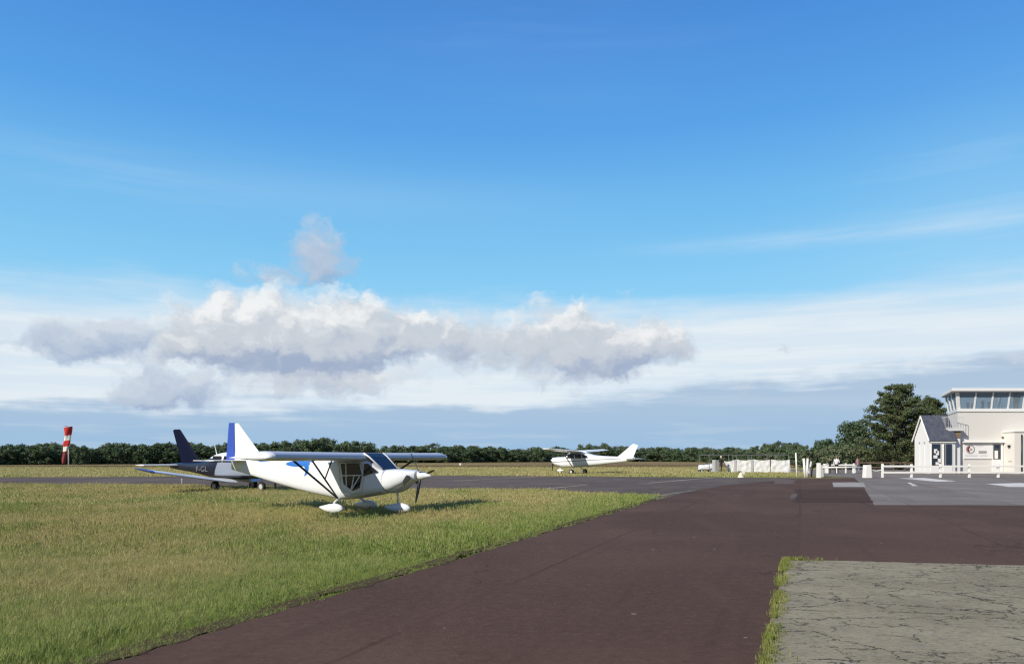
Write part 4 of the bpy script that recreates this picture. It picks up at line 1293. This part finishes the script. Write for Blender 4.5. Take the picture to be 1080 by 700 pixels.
gc = thing('grey_cabinet', 'pair of upright grey panels standing by the person in black', 'cabinet', (X(755, 78.5), 78.5, 0))
obj('panel', bx(-.32, -.06, -.2, .25, 0, 1.33), M['lightgrey'], gc, bevel=.02); obj('panel', bx(.0, .28, -.15, .25, 0, 1.30), M['grey'], gc, bevel=.02)

# ------------------------------------------------------------------ small white cart
ct = thing('utility_cart', 'small white open utility cart parked left of the tarpaulin enclosure', 'cart', (X(744.5, 80), 80, 0), 0)
obj('body', loft([(-.75, .30, .55, .34), (-.70, .26, .78, .40), (-.25, .26, .80, .42), (-.20, .26, .78, .42), (.0, .26, .86, .42), (.62, .26, .90, .42), (.70, .30, .85, .40)], 2, 20, 4.0), M['white'], ct, True)
obj('seat_back', bx(.02, .14, -.36, .36, .86, 1.0), M['black'], ct, bevel=.03)
obj('steering_bar', tb([(-.3, 0, .78), (-.12, 0, 1.0)], .02, 6), M['black'], ct)
for x_, rr in ((-.55, .18), (.48, .20)):
    for s in (-1, 1): wheel(ct, x_, s * .40, rr, .14)
obj('rear_rack', bx(.72, .80, -.35, .35, .30, .80), M['black'], ct, bevel=.02)

# cone marker by the taxiway
p = gd(781.5, 503.2)
cm = thing('marker_cone', 'pale yellow cone marker on the grass in front of the tarpaulin enclosure', 'marker', (p[0], p[1], 0))
bm = bmesh.new(); skin_rings(bm, [[(r_ * math.cos(a), r_ * math.sin(a), z) for a in np.linspace(0, 2 * PI, 17)[:-1]] for r_, z in ((.26, 0), (.25, .04), (.10, .34), (.06, .42))])
obj('cone', bm, M['yellow'], cm, True, autosm=40)
obj('cap', bx(-.24, .04, -.05, .05, .42, .50), M['black'], cm, bevel=.01)
obj('tag', bx(.08, .30, -.03, .02, .24, .44), M['cloth'], cm, bevel=.01)
# slim grey marker posts on the near taxiway edge, white markers far across the field
p = gd(192, 512.2)
t_ = thing('edge_marker', 'short grey taxiway edge marker left of the navy airplane', 'marker', (p[0], p[1], 0))
obj('stem', tb([(0, 0, -.02), (0, 0, .30)], .03, 8), M['lightgrey'], t_); obj('cap', tb([(0, 0, .30), (0, 0, .40)], .05, 8), M['lightgrey'], t_)
p = gd(485.5, 492)
t_ = thing('field_marker', 'tiny white marker box out on the far grass, right of the ultralight wing', 'marker', (p[0], p[1], 0))
obj('plate', bx(-.16, .16, -.1, .1, .25, .6), M['trimwhite'], t_, bevel=.02); obj('stem', bx(-.03, .03, -.03, .03, 0, .248), M['grey'], t_)
t_ = thing('radio_mast', 'pale slender mast rising out of the wood left of the windsock', 'mast', (X(57.5, 190), 190, 0))
obj('mast_tube', tb([(0, 0, 0), (0, 0, Z(466, 190))], .16, 6, .1), M['lightgrey'], t_); obj('mast_head', bx(-.3, .3, -.3, .3, Z(468.5, 190), Z(466.3, 190)), M['lightgrey'], t_)


# ------------------------------------------------------------------ people
def person(label, loc, face, top, legs, hair, pose, cap=None, hgt=1.72):
    """one continuous skinned body; pose gives the joints (x right, y ahead, z up) for a 1.72 m figure"""
    root = thing('person', label, 'person', loc, face)
    me = bpy.data.meshes.new('body')
    J = dict(pelvis=(0, 0, .94), belly=(0, .01, 1.10), chest=(0, 0, 1.30), neckb=(0, 0, 1.44), neck=(0, .01, 1.50), head0=(0, .02, 1.57), head1=(0, .02, 1.66))
    for s, n_ in ((-1, 'l'), (1, 'r')):
        J.update({n_ + 'hip': (s * .10, 0, .90), n_ + 'knee': (s * .11, .02, .50), n_ + 'ank': (s * .11, -.02, .09), n_ + 'toe': (s * .13, .15, .04),
                  n_ + 'sh': (s * .185, 0, 1.40), n_ + 'elb': (s * .24, -.02, 1.12), n_ + 'wri': (s * .23, .10, .88), n_ + 'pal': (s * .225, .13, .81)})
    J.update(pose)
    R = dict(pelvis=.15, belly=.135, chest=.15, neckb=.075, neck=.055, head0=.085, head1=.088)
    for n_ in 'lr': R.update({n_ + 'hip': .095, n_ + 'knee': .062, n_ + 'ank': .045, n_ + 'toe': .035, n_ + 'sh': .062, n_ + 'elb': .045, n_ + 'wri': .032, n_ + 'pal': .036})
    names = list(J); E_ = [('pelvis', 'belly'), ('belly', 'chest'), ('chest', 'neckb'), ('neckb', 'neck'), ('neck', 'head0'), ('head0', 'head1')]
    for n_ in 'lr': E_ += [('pelvis', n_ + 'hip'), (n_ + 'hip', n_ + 'knee'), (n_ + 'knee', n_ + 'ank'), (n_ + 'ank', n_ + 'toe'), ('chest', n_ + 'sh'), (n_ + 'sh', n_ + 'elb'), (n_ + 'elb', n_ + 'wri'), (n_ + 'wri', n_ + 'pal')]
    me.from_pydata([J[n_] for n_ in names], [(names.index(a), names.index(b)) for a, b in E_], [])
    tmp = bpy.data.objects.new('tmp', me); C.objects.link(tmp)
    sk = tmp.modifiers.new('skin', 'SKIN')
    for i, n_ in enumerate(names):
        me.skin_vertices[0].data[i].radius = (R[n_], R[n_]); me.skin_vertices[0].data[i].use_root = (n_ == 'pelvis')
    ss = tmp.modifiers.new('sub', 'SUBSURF'); ss.levels = 2; ss.render_levels = 2
    bpy.context.view_layer.update()
    bme = bpy.data.meshes.new_from_object(tmp.evaluated_get(bpy.context.evaluated_depsgraph_get()))
    bpy.data.objects.remove(tmp)
    bm = bmesh.new(); bm.from_mesh(bme)
    for n_ in 'lr':      # five fingers on each palm
        w, p_ = Vector(J[n_ + 'wri']), Vector(J[n_ + 'pal']); d = (p_ - w).normalized(); side = d.cross(Vector((1, 0, 0))).normalized()
        for k_, (o_, L_) in enumerate(((-.028, .065), (-.010, .08), (.010, .078), (.028, .06))):
            a = p_ + side * o_; tube(bm, [a, a + d * L_ * .55 + Vector((0, .006, 0)), a + d * L_ + Vector((0, .022, 0))], .010, 6, .007)
        a = p_ - d * .02 + side * .03; tube(bm, [a, a + side * .03 + d * .03, a + side * .035 + d * .06], .011, 6, .008)
    tube(bm, [(0, .10, 1.63), (0, .125, 1.60)], .012, 6, .016)                      # nose
    for s in (-1, 1): tube(bm, [(s * .082, .01, 1.60), (s * .094, .0, 1.64)], .016, 6, .014)   # ears
    bm.to_mesh(bme); bm.free(); bme.materials.clear()
    for m_ in (M['skin'], top, legs, M['black']): bme.materials.append(m_)
    pal = [Vector(J[n_ + 'pal']) for n_ in 'lr']
    for pl in bme.polygons:
        c = pl.center; pl.use_smooth = True
        if c.z > 1.475: k_ = 0
        elif min((c - q).length for q in pal) < .11: k_ = 0
        elif c.z < .095: k_ = 3
        elif c.z < .97 and abs(c.x) < .21: k_ = 2
        else: k_ = 1
        pl.material_index = k_
    b_ = bpy.data.objects.new('body', bme); C.objects.link(b_); b_.parent = root
    hb = bmesh.new(); bmesh.ops.create_uvsphere(hb, u_segments=14, v_segments=9, radius=.104, matrix=Matrix.Translation((0, .0, 1.665)) @ Matrix.Diagonal((1, 1.05, .85, 1)))
    bmesh.ops.delete(hb, geom=[v for v in hb.verts if v.co.z < 1.615 or (v.co.y > .055 and v.co.z < 1.70)], context='VERTS')
    obj('hair' if not cap else 'cap', hb, cap or hair, root, True)
    for s in (-1, 1):
        eb = bmesh.new(); bmesh.ops.create_uvsphere(eb, u_segments=8, v_segments=6, radius=.012, matrix=Matrix.Translation((s * .032, .098, 1.645))); obj('eye', eb, M['black'], root, True)
    mb = bx(-.022, .022, .095, .108, 1.565, 1.572); obj('mouth', mb, M['pinkcloth'], root)
    root.scale = (hgt / 1.76,) * 3
    return root


def gp_(px, D): return (X(px, D), D, 0)


person('person in a white top and black trousers standing behind the barrier', gp_(882.3, 72), 2.6, M['shirt'], M['blackcloth'], M['hairgrey'],
       dict(lelb=(-.27, .03, 1.14), lwri=(-.16, .22, 1.10), lpal=(-.10, .26, 1.12), rknee=(.12, .10, .52)))
person('person in black bending forward at the white post behind the barrier', gp_(875.5, 73), 1.2, M['blackcloth'], M['blackcloth'], M['hairbrown'],
       dict(lelb=(-.28, .12, 1.12), lwri=(-.22, .32, 1.02), lpal=(-.20, .38, 1.0), relb=(.28, .12, 1.12), rwri=(.22, .32, 1.02), rpal=(.20, .38, 1.0)), hgt=1.56)
person('person in a dusty pink top and grey trousers beside the right white post', gp_(904.6, 73.5), .4, M['pinkcloth'], M['greyjean'], M['hairbrown'],
       dict(lknee=(-.12, .14, .52), lank=(-.11, .06, .10), ltoe=(-.12, .22, .05), rank=(.11, -.16, .12), rtoe=(.12, -.02, .04)), hgt=1.62)
person('person dressed in black with a white cap beside the tarpaulin enclosure', gp_(760.6, 78), -1.9, M['blackcloth'], M['blackcloth'], M['hairbrown'],
       dict(relb=(.26, .02, 1.13), rwri=(.20, .20, 1.02), rpal=(.18, .26, 1.0)), cap=M['cloth'], hgt=1.74)
bg = thing('backpack', 'dark backpack on the person in the white top', 'bag', gp_(885.6, 72.1))
obj('bag', loft([(-.14, 1.0, 1.32, .14), (-.10, .92, 1.40, .17), (.04, .92, 1.40, .17), (.09, 1.0, 1.32, .13)], 3, 16, 3.0), M['blackcloth'], bg, True)
obj('strap', tb([(-.13, 0, 1.38), (-.20, 0, 1.42), (-.24, 0, 1.2), (-.14, 0, 1.0)], .02, 6), M['black'], bg)

# ------------------------------------------------------------------ sun, sky, camera
AZ, EL = math.radians(49), math.radians(33)
Ld = Vector((math.cos(EL) * math.sin(AZ), math.cos(EL) * math.cos(AZ), -math.sin(EL)))
sun = bpy.data.lights.new('sun', 'SUN'); sun.energy = 5.0; sun.angle = math.radians(.53); sun.color = (1.0, .92, .79)
so = bpy.data.objects.new('sun', sun); C.objects.link(so); so.rotation_euler = Ld.to_track_quat('-Z', 'Y').to_euler()

w = bpy.data.worlds.new('World'); sc.world = w; w.use_nodes = True
t = NT(w.node_tree); bgk = t.n['Background']
sky = t.new('ShaderNodeTexSky'); sky.sky_type = 'NISHITA'; sky.sun_disc = False
sky.sun_elevation = EL; sky.sun_rotation = AZ + PI; sky.air_density = 1.0; sky.dust_density = .6; sky.ozone_density = 2.0
STR = .11
bgk.inputs['Strength'].default_value = STR
tc = t.new('ShaderNodeTexCoord'); d = tc.outputs['Generated']
sp_ = t.new('ShaderNodeSeparateXYZ'); t.link(d, sp_.inputs[0])
DEG = 180 / PI
az0 = t.math('MULTIPLY', t.math('ARCTAN2', sp_.outputs[0], sp_.outputs[1]), DEG)
el0 = t.math('MULTIPLY', t.math('ARCSINE', sp_.outputs[2]), DEG)


def ae(px, py):
    x_ = (px - CX) / F; z_ = (HY - py) / F
    return math.degrees(math.atan(x_)), math.degrees(math.atan2(z_, math.sqrt(1 + x_ * x_)))


def plane2(a, e, sx, sy, seed):
    cb_ = t.new('ShaderNodeCombineXYZ')
    t.link(t.math('MULTIPLY_ADD', a, sx, seed * 3.17), cb_.inputs[0]); t.link(t.math('MULTIPLY_ADD', e, sy, seed * 7.31), cb_.inputs[1])
    return cb_.outputs[0]


def wnoise(sx, sy, detail, rough, seed, color=False):
    nd = t.new('ShaderNodeTexNoise'); nd.noise_dimensions = '2D'
    nd.inputs['Scale'].default_value = 1; nd.inputs['Detail'].default_value = min(detail, 4); nd.inputs['Roughness'].default_value = rough
    t.link(plane2(az0, el0, sx, sy, seed), nd.inputs['Vector'])
    return nd.outputs['Color'] if color else nd.outputs['Fac']


az, el = az0, el0


def blobs(lst):
    """sum of soft ellipses (photo px centre, radii) and the height inside them"""
    tot = None; hgt = None
    for px, py, rx, ry, wt in lst:
        a, e = ae(px, py); ra = math.degrees(rx / F); re = math.degrees(ry / F)
        u = t.math('DIVIDE', t.math('SUBTRACT', az, a), ra); v = t.math('DIVIDE', t.math('SUBTRACT', el, e), re)
        q = t.math('ADD', t.math('MULTIPLY', u, u), t.math('MULTIPLY', v, v))
        g_ = t.math('MULTIPLY', t.math('EXPONENT', t.math('MULTIPLY', q, -.9)), wt)
        gv = t.math('MULTIPLY', g_, v)
        tot = g_ if tot is None else t.math('ADD', tot, g_)
        hgt = gv if hgt is None else t.math('ADD', hgt, gv)
    return tot, t.math('DIVIDE', hgt, t.math('ADD', tot, .05))


K = 1.0 / STR     # cloud colours are written as they appear, then divided by the sky strength


def col(r_, g_, b_):
    f = lambda c: ((c / 255 + .055) / 1.055) ** 2.4
    return (f(r_) * K, f(g_) * K, f(b_) * K)


base = t.new('ShaderNodeHueSaturation'); t.link(sky.outputs[0], base.inputs['Color']); base.inputs['Saturation'].default_value = 1.1; base.inputs['Value'].default_value = 1.0
rp = t.new('ShaderNodeValToRGB'); t.link(t.math('DIVIDE', el0, 90.0), rp.inputs[0])
er = rp.color_ramp.elements
stops = [(0, (160, 205, 238)), (9, (156, 216, 250)), (13, (138, 207, 248)), (18, (114, 190, 243)), (23, (90, 166, 236)), (29, (75, 146, 225)), (42, (44, 96, 178)), (60, (30, 70, 140)), (90, (24, 56, 118))]
while len(er) < len(stops): er.new(.5)
for e_, (dg_, c_) in zip(er, stops):
    e_.position = dg_ / 90; e_.color = (*[v / K for v in col(*c_)], 1)
grad = t.new('ShaderNodeVectorMath'); grad.operation = 'SCALE'; grad.inputs['Scale'].default_value = K; t.link(rp.outputs[0], grad.inputs[0])
cur = t.mix(.90, base.outputs[0], grad.outputs[0])
ahead = t.ramp(t.math('ABSOLUTE', az0), 120.0, 55.0)       # bright veil faded out behind the camera to cut fill light
vis = t.ramp(sp_.outputs[2], -.02, .01)
# thin high veil low in the sky, whitening toward the horizon bank, in long streaks
veil_n = wnoise(.05, .32, 5, .6, 4.0); streak = wnoise(.045, .9, 6, .62, 17.0)
e_lo, e_hi = ae(540, 425)[1], ae(540, 325)[1]
veil = t.math('MULTIPLY', t.math('MULTIPLY', ahead, .93), t.ramp(t.math('ADD', el0, t.math('MULTIPLY', t.math('SUBTRACT', veil_n, .5), 4.5)), e_hi + 1.5, e_hi - 2.6))
cur = t.mix(veil, cur, t.mix(t.ramp(streak, .40, .62), col(221, 233, 243), col(232, 239, 244)))
# cirrus streaks
cn = t.ramp(wnoise(.035, .55, 6, .6, 9.0), .50, .72)
cb_band, _ = blobs([(330, 205, 260, 22, .5), (560, 50, 200, 50, .12), (1040, 190, 90, 60, .35), (1050, 300, 130, 60, .6)])
cur = t.mix(t.math('MULTIPLY', t.math('MULTIPLY', cb_band, t.math('ADD', .55, t.math('MULTIPLY', cn, .6))), .42, clamp=True), cur, col(205, 226, 243))
hs, _ = blobs([(930, 243, 190, 7, 1.0), (1040, 236, 90, 6, .7), (840, 252, 90, 5, .4)])
cur = t.mix(t.math('MULTIPLY', t.math('MULTIPLY', hs, t.ramp(wnoise(.05, .5, 5, .6, 27.0), .25, .75)), .36, clamp=True), cur, col(212, 230, 244))
# blue-grey bank along the horizon with a ragged, streaky top
bn = wnoise(.075, .16, 6, .6, 13.0); bn2 = wnoise(.10, 1.1, 5, .6, 19.0)
top_line = t.math('ADD', 3.6, t.math('ADD', t.math('ADD', t.math('MULTIPLY', t.math('SUBTRACT', bn, .5), 4.0), t.math('MULTIPLY', t.math('SUBTRACT', bn2, .5), 2.6)), t.math('MULTIPLY', t.math('MAXIMUM', t.math('SUBTRACT', az0, 3.0), 0.0), .115)))
bank = t.ramp(t.math('SUBTRACT', top_line, el0), -.55, 1.0)
bcol = t.mix(t.ramp(el0, 0, 5.5), col(150, 187, 221), col(170, 194, 219))
bcol = t.mix(t.math('MULTIPLY', t.ramp(wnoise(.06, .8, 5, .6, 23.0), .50, .66), .45), bcol, col(186, 205, 224))
cur = t.mix(t.math('MULTIPLY', bank, .92), cur, bcol)


def puffs(a, e, s_, seed):
    v = t.new('ShaderNodeTexVoronoi'); v.voronoi_dimensions = '2D'; v.feature = 'F1'; v.inputs['Scale'].default_value = 1.0
    t.link(plane2(a, e, s_, s_ * 1.2, seed), v.inputs['Vector'])
    return t.math('SUBTRACT', .45, v.outputs['Distance'])


def fbm(a, e, s_, seed, detail=5, rough=.6):
    nd = t.new('ShaderNodeTexNoise'); nd.noise_dimensions = '2D'
    nd.inputs['Scale'].default_value = 1; nd.inputs['Detail'].default_value = detail; nd.inputs['Roughness'].default_value = rough
    t.link(plane2(a, e, s_, s_ * 1.3, seed), nd.inputs['Vector'])
    return t.math('SUBTRACT', nd.outputs['Fac'], .5)


wc2 = t.new('ShaderNodeSeparateColor'); t.link(wnoise(.45, .55, 5, .6, 51.0, True), wc2.inputs[0])
azw = t.math('ADD', az0, t.math('MULTIPLY', t.math('SUBTRACT', wc2.outputs[0], .5), 3.2))
elw = t.math('ADD', el0, t.math('MULTIPLY', t.math('SUBTRACT', wc2.outputs[1], .5), 2.0))


def cumulus(lst, cur, lit, mid, dark, thr, soft, seed, opacity, p_amp=1.0, n_amp=.7, bias=0.0):
    """heaped cloud: density from ellipses and puffs; lit where it thins toward the sun, dark at the base"""
    def dens(a, e):
        tot = hgt = None
        for px, py, rx, ry, wt in lst:
            a_, e_ = ae(px, py); ra = math.degrees(rx / F); re = math.degrees(ry / F)
            u = t.math('DIVIDE', t.math('SUBTRACT', a, a_), ra); v = t.math('DIVIDE', t.math('SUBTRACT', e, e_), re)
            g_ = t.math('MULTIPLY', t.math('EXPONENT', t.math('MULTIPLY', t.math('ADD', t.math('MULTIPLY', u, u), t.math('MULTIPLY', v, v)), -.9)), wt)
            gv = t.math('MULTIPLY', g_, v)
            tot = g_ if tot is None else t.math('ADD', tot, g_); hgt = gv if hgt is None else t.math('ADD', hgt, gv)
        x_ = t.math('ADD', t.math('MULTIPLY', puffs(a, e, .36, seed), p_amp), t.math('MULTIPLY', puffs(a, e, .95, seed + 2), p_amp * .38))
        x_ = t.math('ADD', x_, t.math('MULTIPLY', fbm(a, e, .5, seed + 4), n_amp))
        d_ = t.math('ADD', tot, t.math('MULTIPLY', x_, t.math('MULTIPLY', tot, 2.4, clamp=True)))
        return d_, t.math('DIVIDE', hgt, t.math('ADD', tot, .06))
    d0, h0 = dens(azw, elw)
    d1, _h = dens(t.math('SUBTRACT', azw, .45), t.math('ADD', elw, .75))
    al = t.math('MULTIPLY', t.ramp(d0, thr, thr + soft), opacity)
    L = t.math('ADD', t.math('MULTIPLY', t.math('SUBTRACT', d0, d1), 1.15), t.math('ADD', t.math('MULTIPLY', h0, .42), bias))
    c_ = t.mix(t.ramp(L, -.85, .10), dark, mid); c_ = t.mix(t.ramp(L, .12, .95), c_, lit)
    return t.mix(al, cur, c_)


white, mid_, drk = col(243, 244, 244), col(200, 207, 216), col(158, 174, 201)
cur = cumulus([(338, 270, 34, 33, 1.1), (272, 294, 44, 15, .6), (85, 362, 58, 19, 1.1), (140, 350, 56, 16, .75), (190, 410, 50, 20, 1.2), (130, 420, 70, 10, .6), (960, 382, 110, 8, .5), (1060, 384, 70, 10, .5), (770, 408, 120, 8, .5), (826, 368, 26, 4, .7)],
              cur, col(206, 215, 227), col(183, 197, 216), col(152, 172, 203), .37, .70, 21.0, .88, .42, .8)
cur = cumulus([(312, 400, 78, 18, 1.0), (385, 398, 56, 15, .7), (480, 386, 50, 14, .5)], cur, col(226, 229, 232), col(203, 209, 218), col(166, 182, 207), .38, .70, 63.0, .88, .42, .7, .15)
cur = cumulus([(258, 348, 72, 42, 1.2), (338, 360, 64, 42, 1.1), (394, 350, 44, 42, .9), (205, 360, 56, 26, .65), (474, 358, 50, 34, .9), (606, 362, 86, 46, 1.3), (684, 366, 54, 21, .8)],
              cur, white, mid_, drk, .43, .70, 43.0, .95, .46, .74)
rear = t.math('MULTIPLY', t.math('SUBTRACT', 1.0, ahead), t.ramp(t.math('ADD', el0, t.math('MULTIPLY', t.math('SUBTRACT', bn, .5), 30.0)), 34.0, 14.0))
cur = t.mix(t.math('MULTIPLY', rear, .85), cur, col(118, 128, 143))     # unseen grey added behind the camera, dims the sky's fill light
cur = t.mix(vis, col(120, 118, 105), cur)
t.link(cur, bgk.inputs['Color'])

cam = bpy.data.cameras.new('camera'); co = bpy.data.objects.new('camera', cam); C.objects.link(co)
co.location = (0, 0, H); co.rotation_euler = (PI / 2, 0, 0)
cam.sensor_width = 36; cam.lens = 36 * F / 1080; cam.shift_y = (HY - 350) / 1080; cam.clip_start = .1; cam.clip_end = 9000
sc.camera = co

sc.render.engine = 'CYCLES'
sc.view_settings.view_transform = 'Standard'; sc.view_settings.look = 'None'; sc.view_settings.exposure = 0; sc.view_settings.gamma = 1
sc.cycles.use_denoising = True; sc.cycles.denoiser = 'OPENIMAGEDENOISE'; sc.cycles.denoising_input_passes = 'RGB_ALBEDO_NORMAL'; sc.cycles.denoising_prefilter = 'NONE'; sc.cycles.use_adaptive_sampling = False; sc.cycles.filter_width = 1.3; sc.cycles.sample_clamp_indirect = 1.5; sc.cycles.sampling_pattern = 'BLUE_NOISE'; sc.cycles.max_bounces = 6; sc.cycles.transparent_max_bounces = 8
sc.render.film_transparent = False
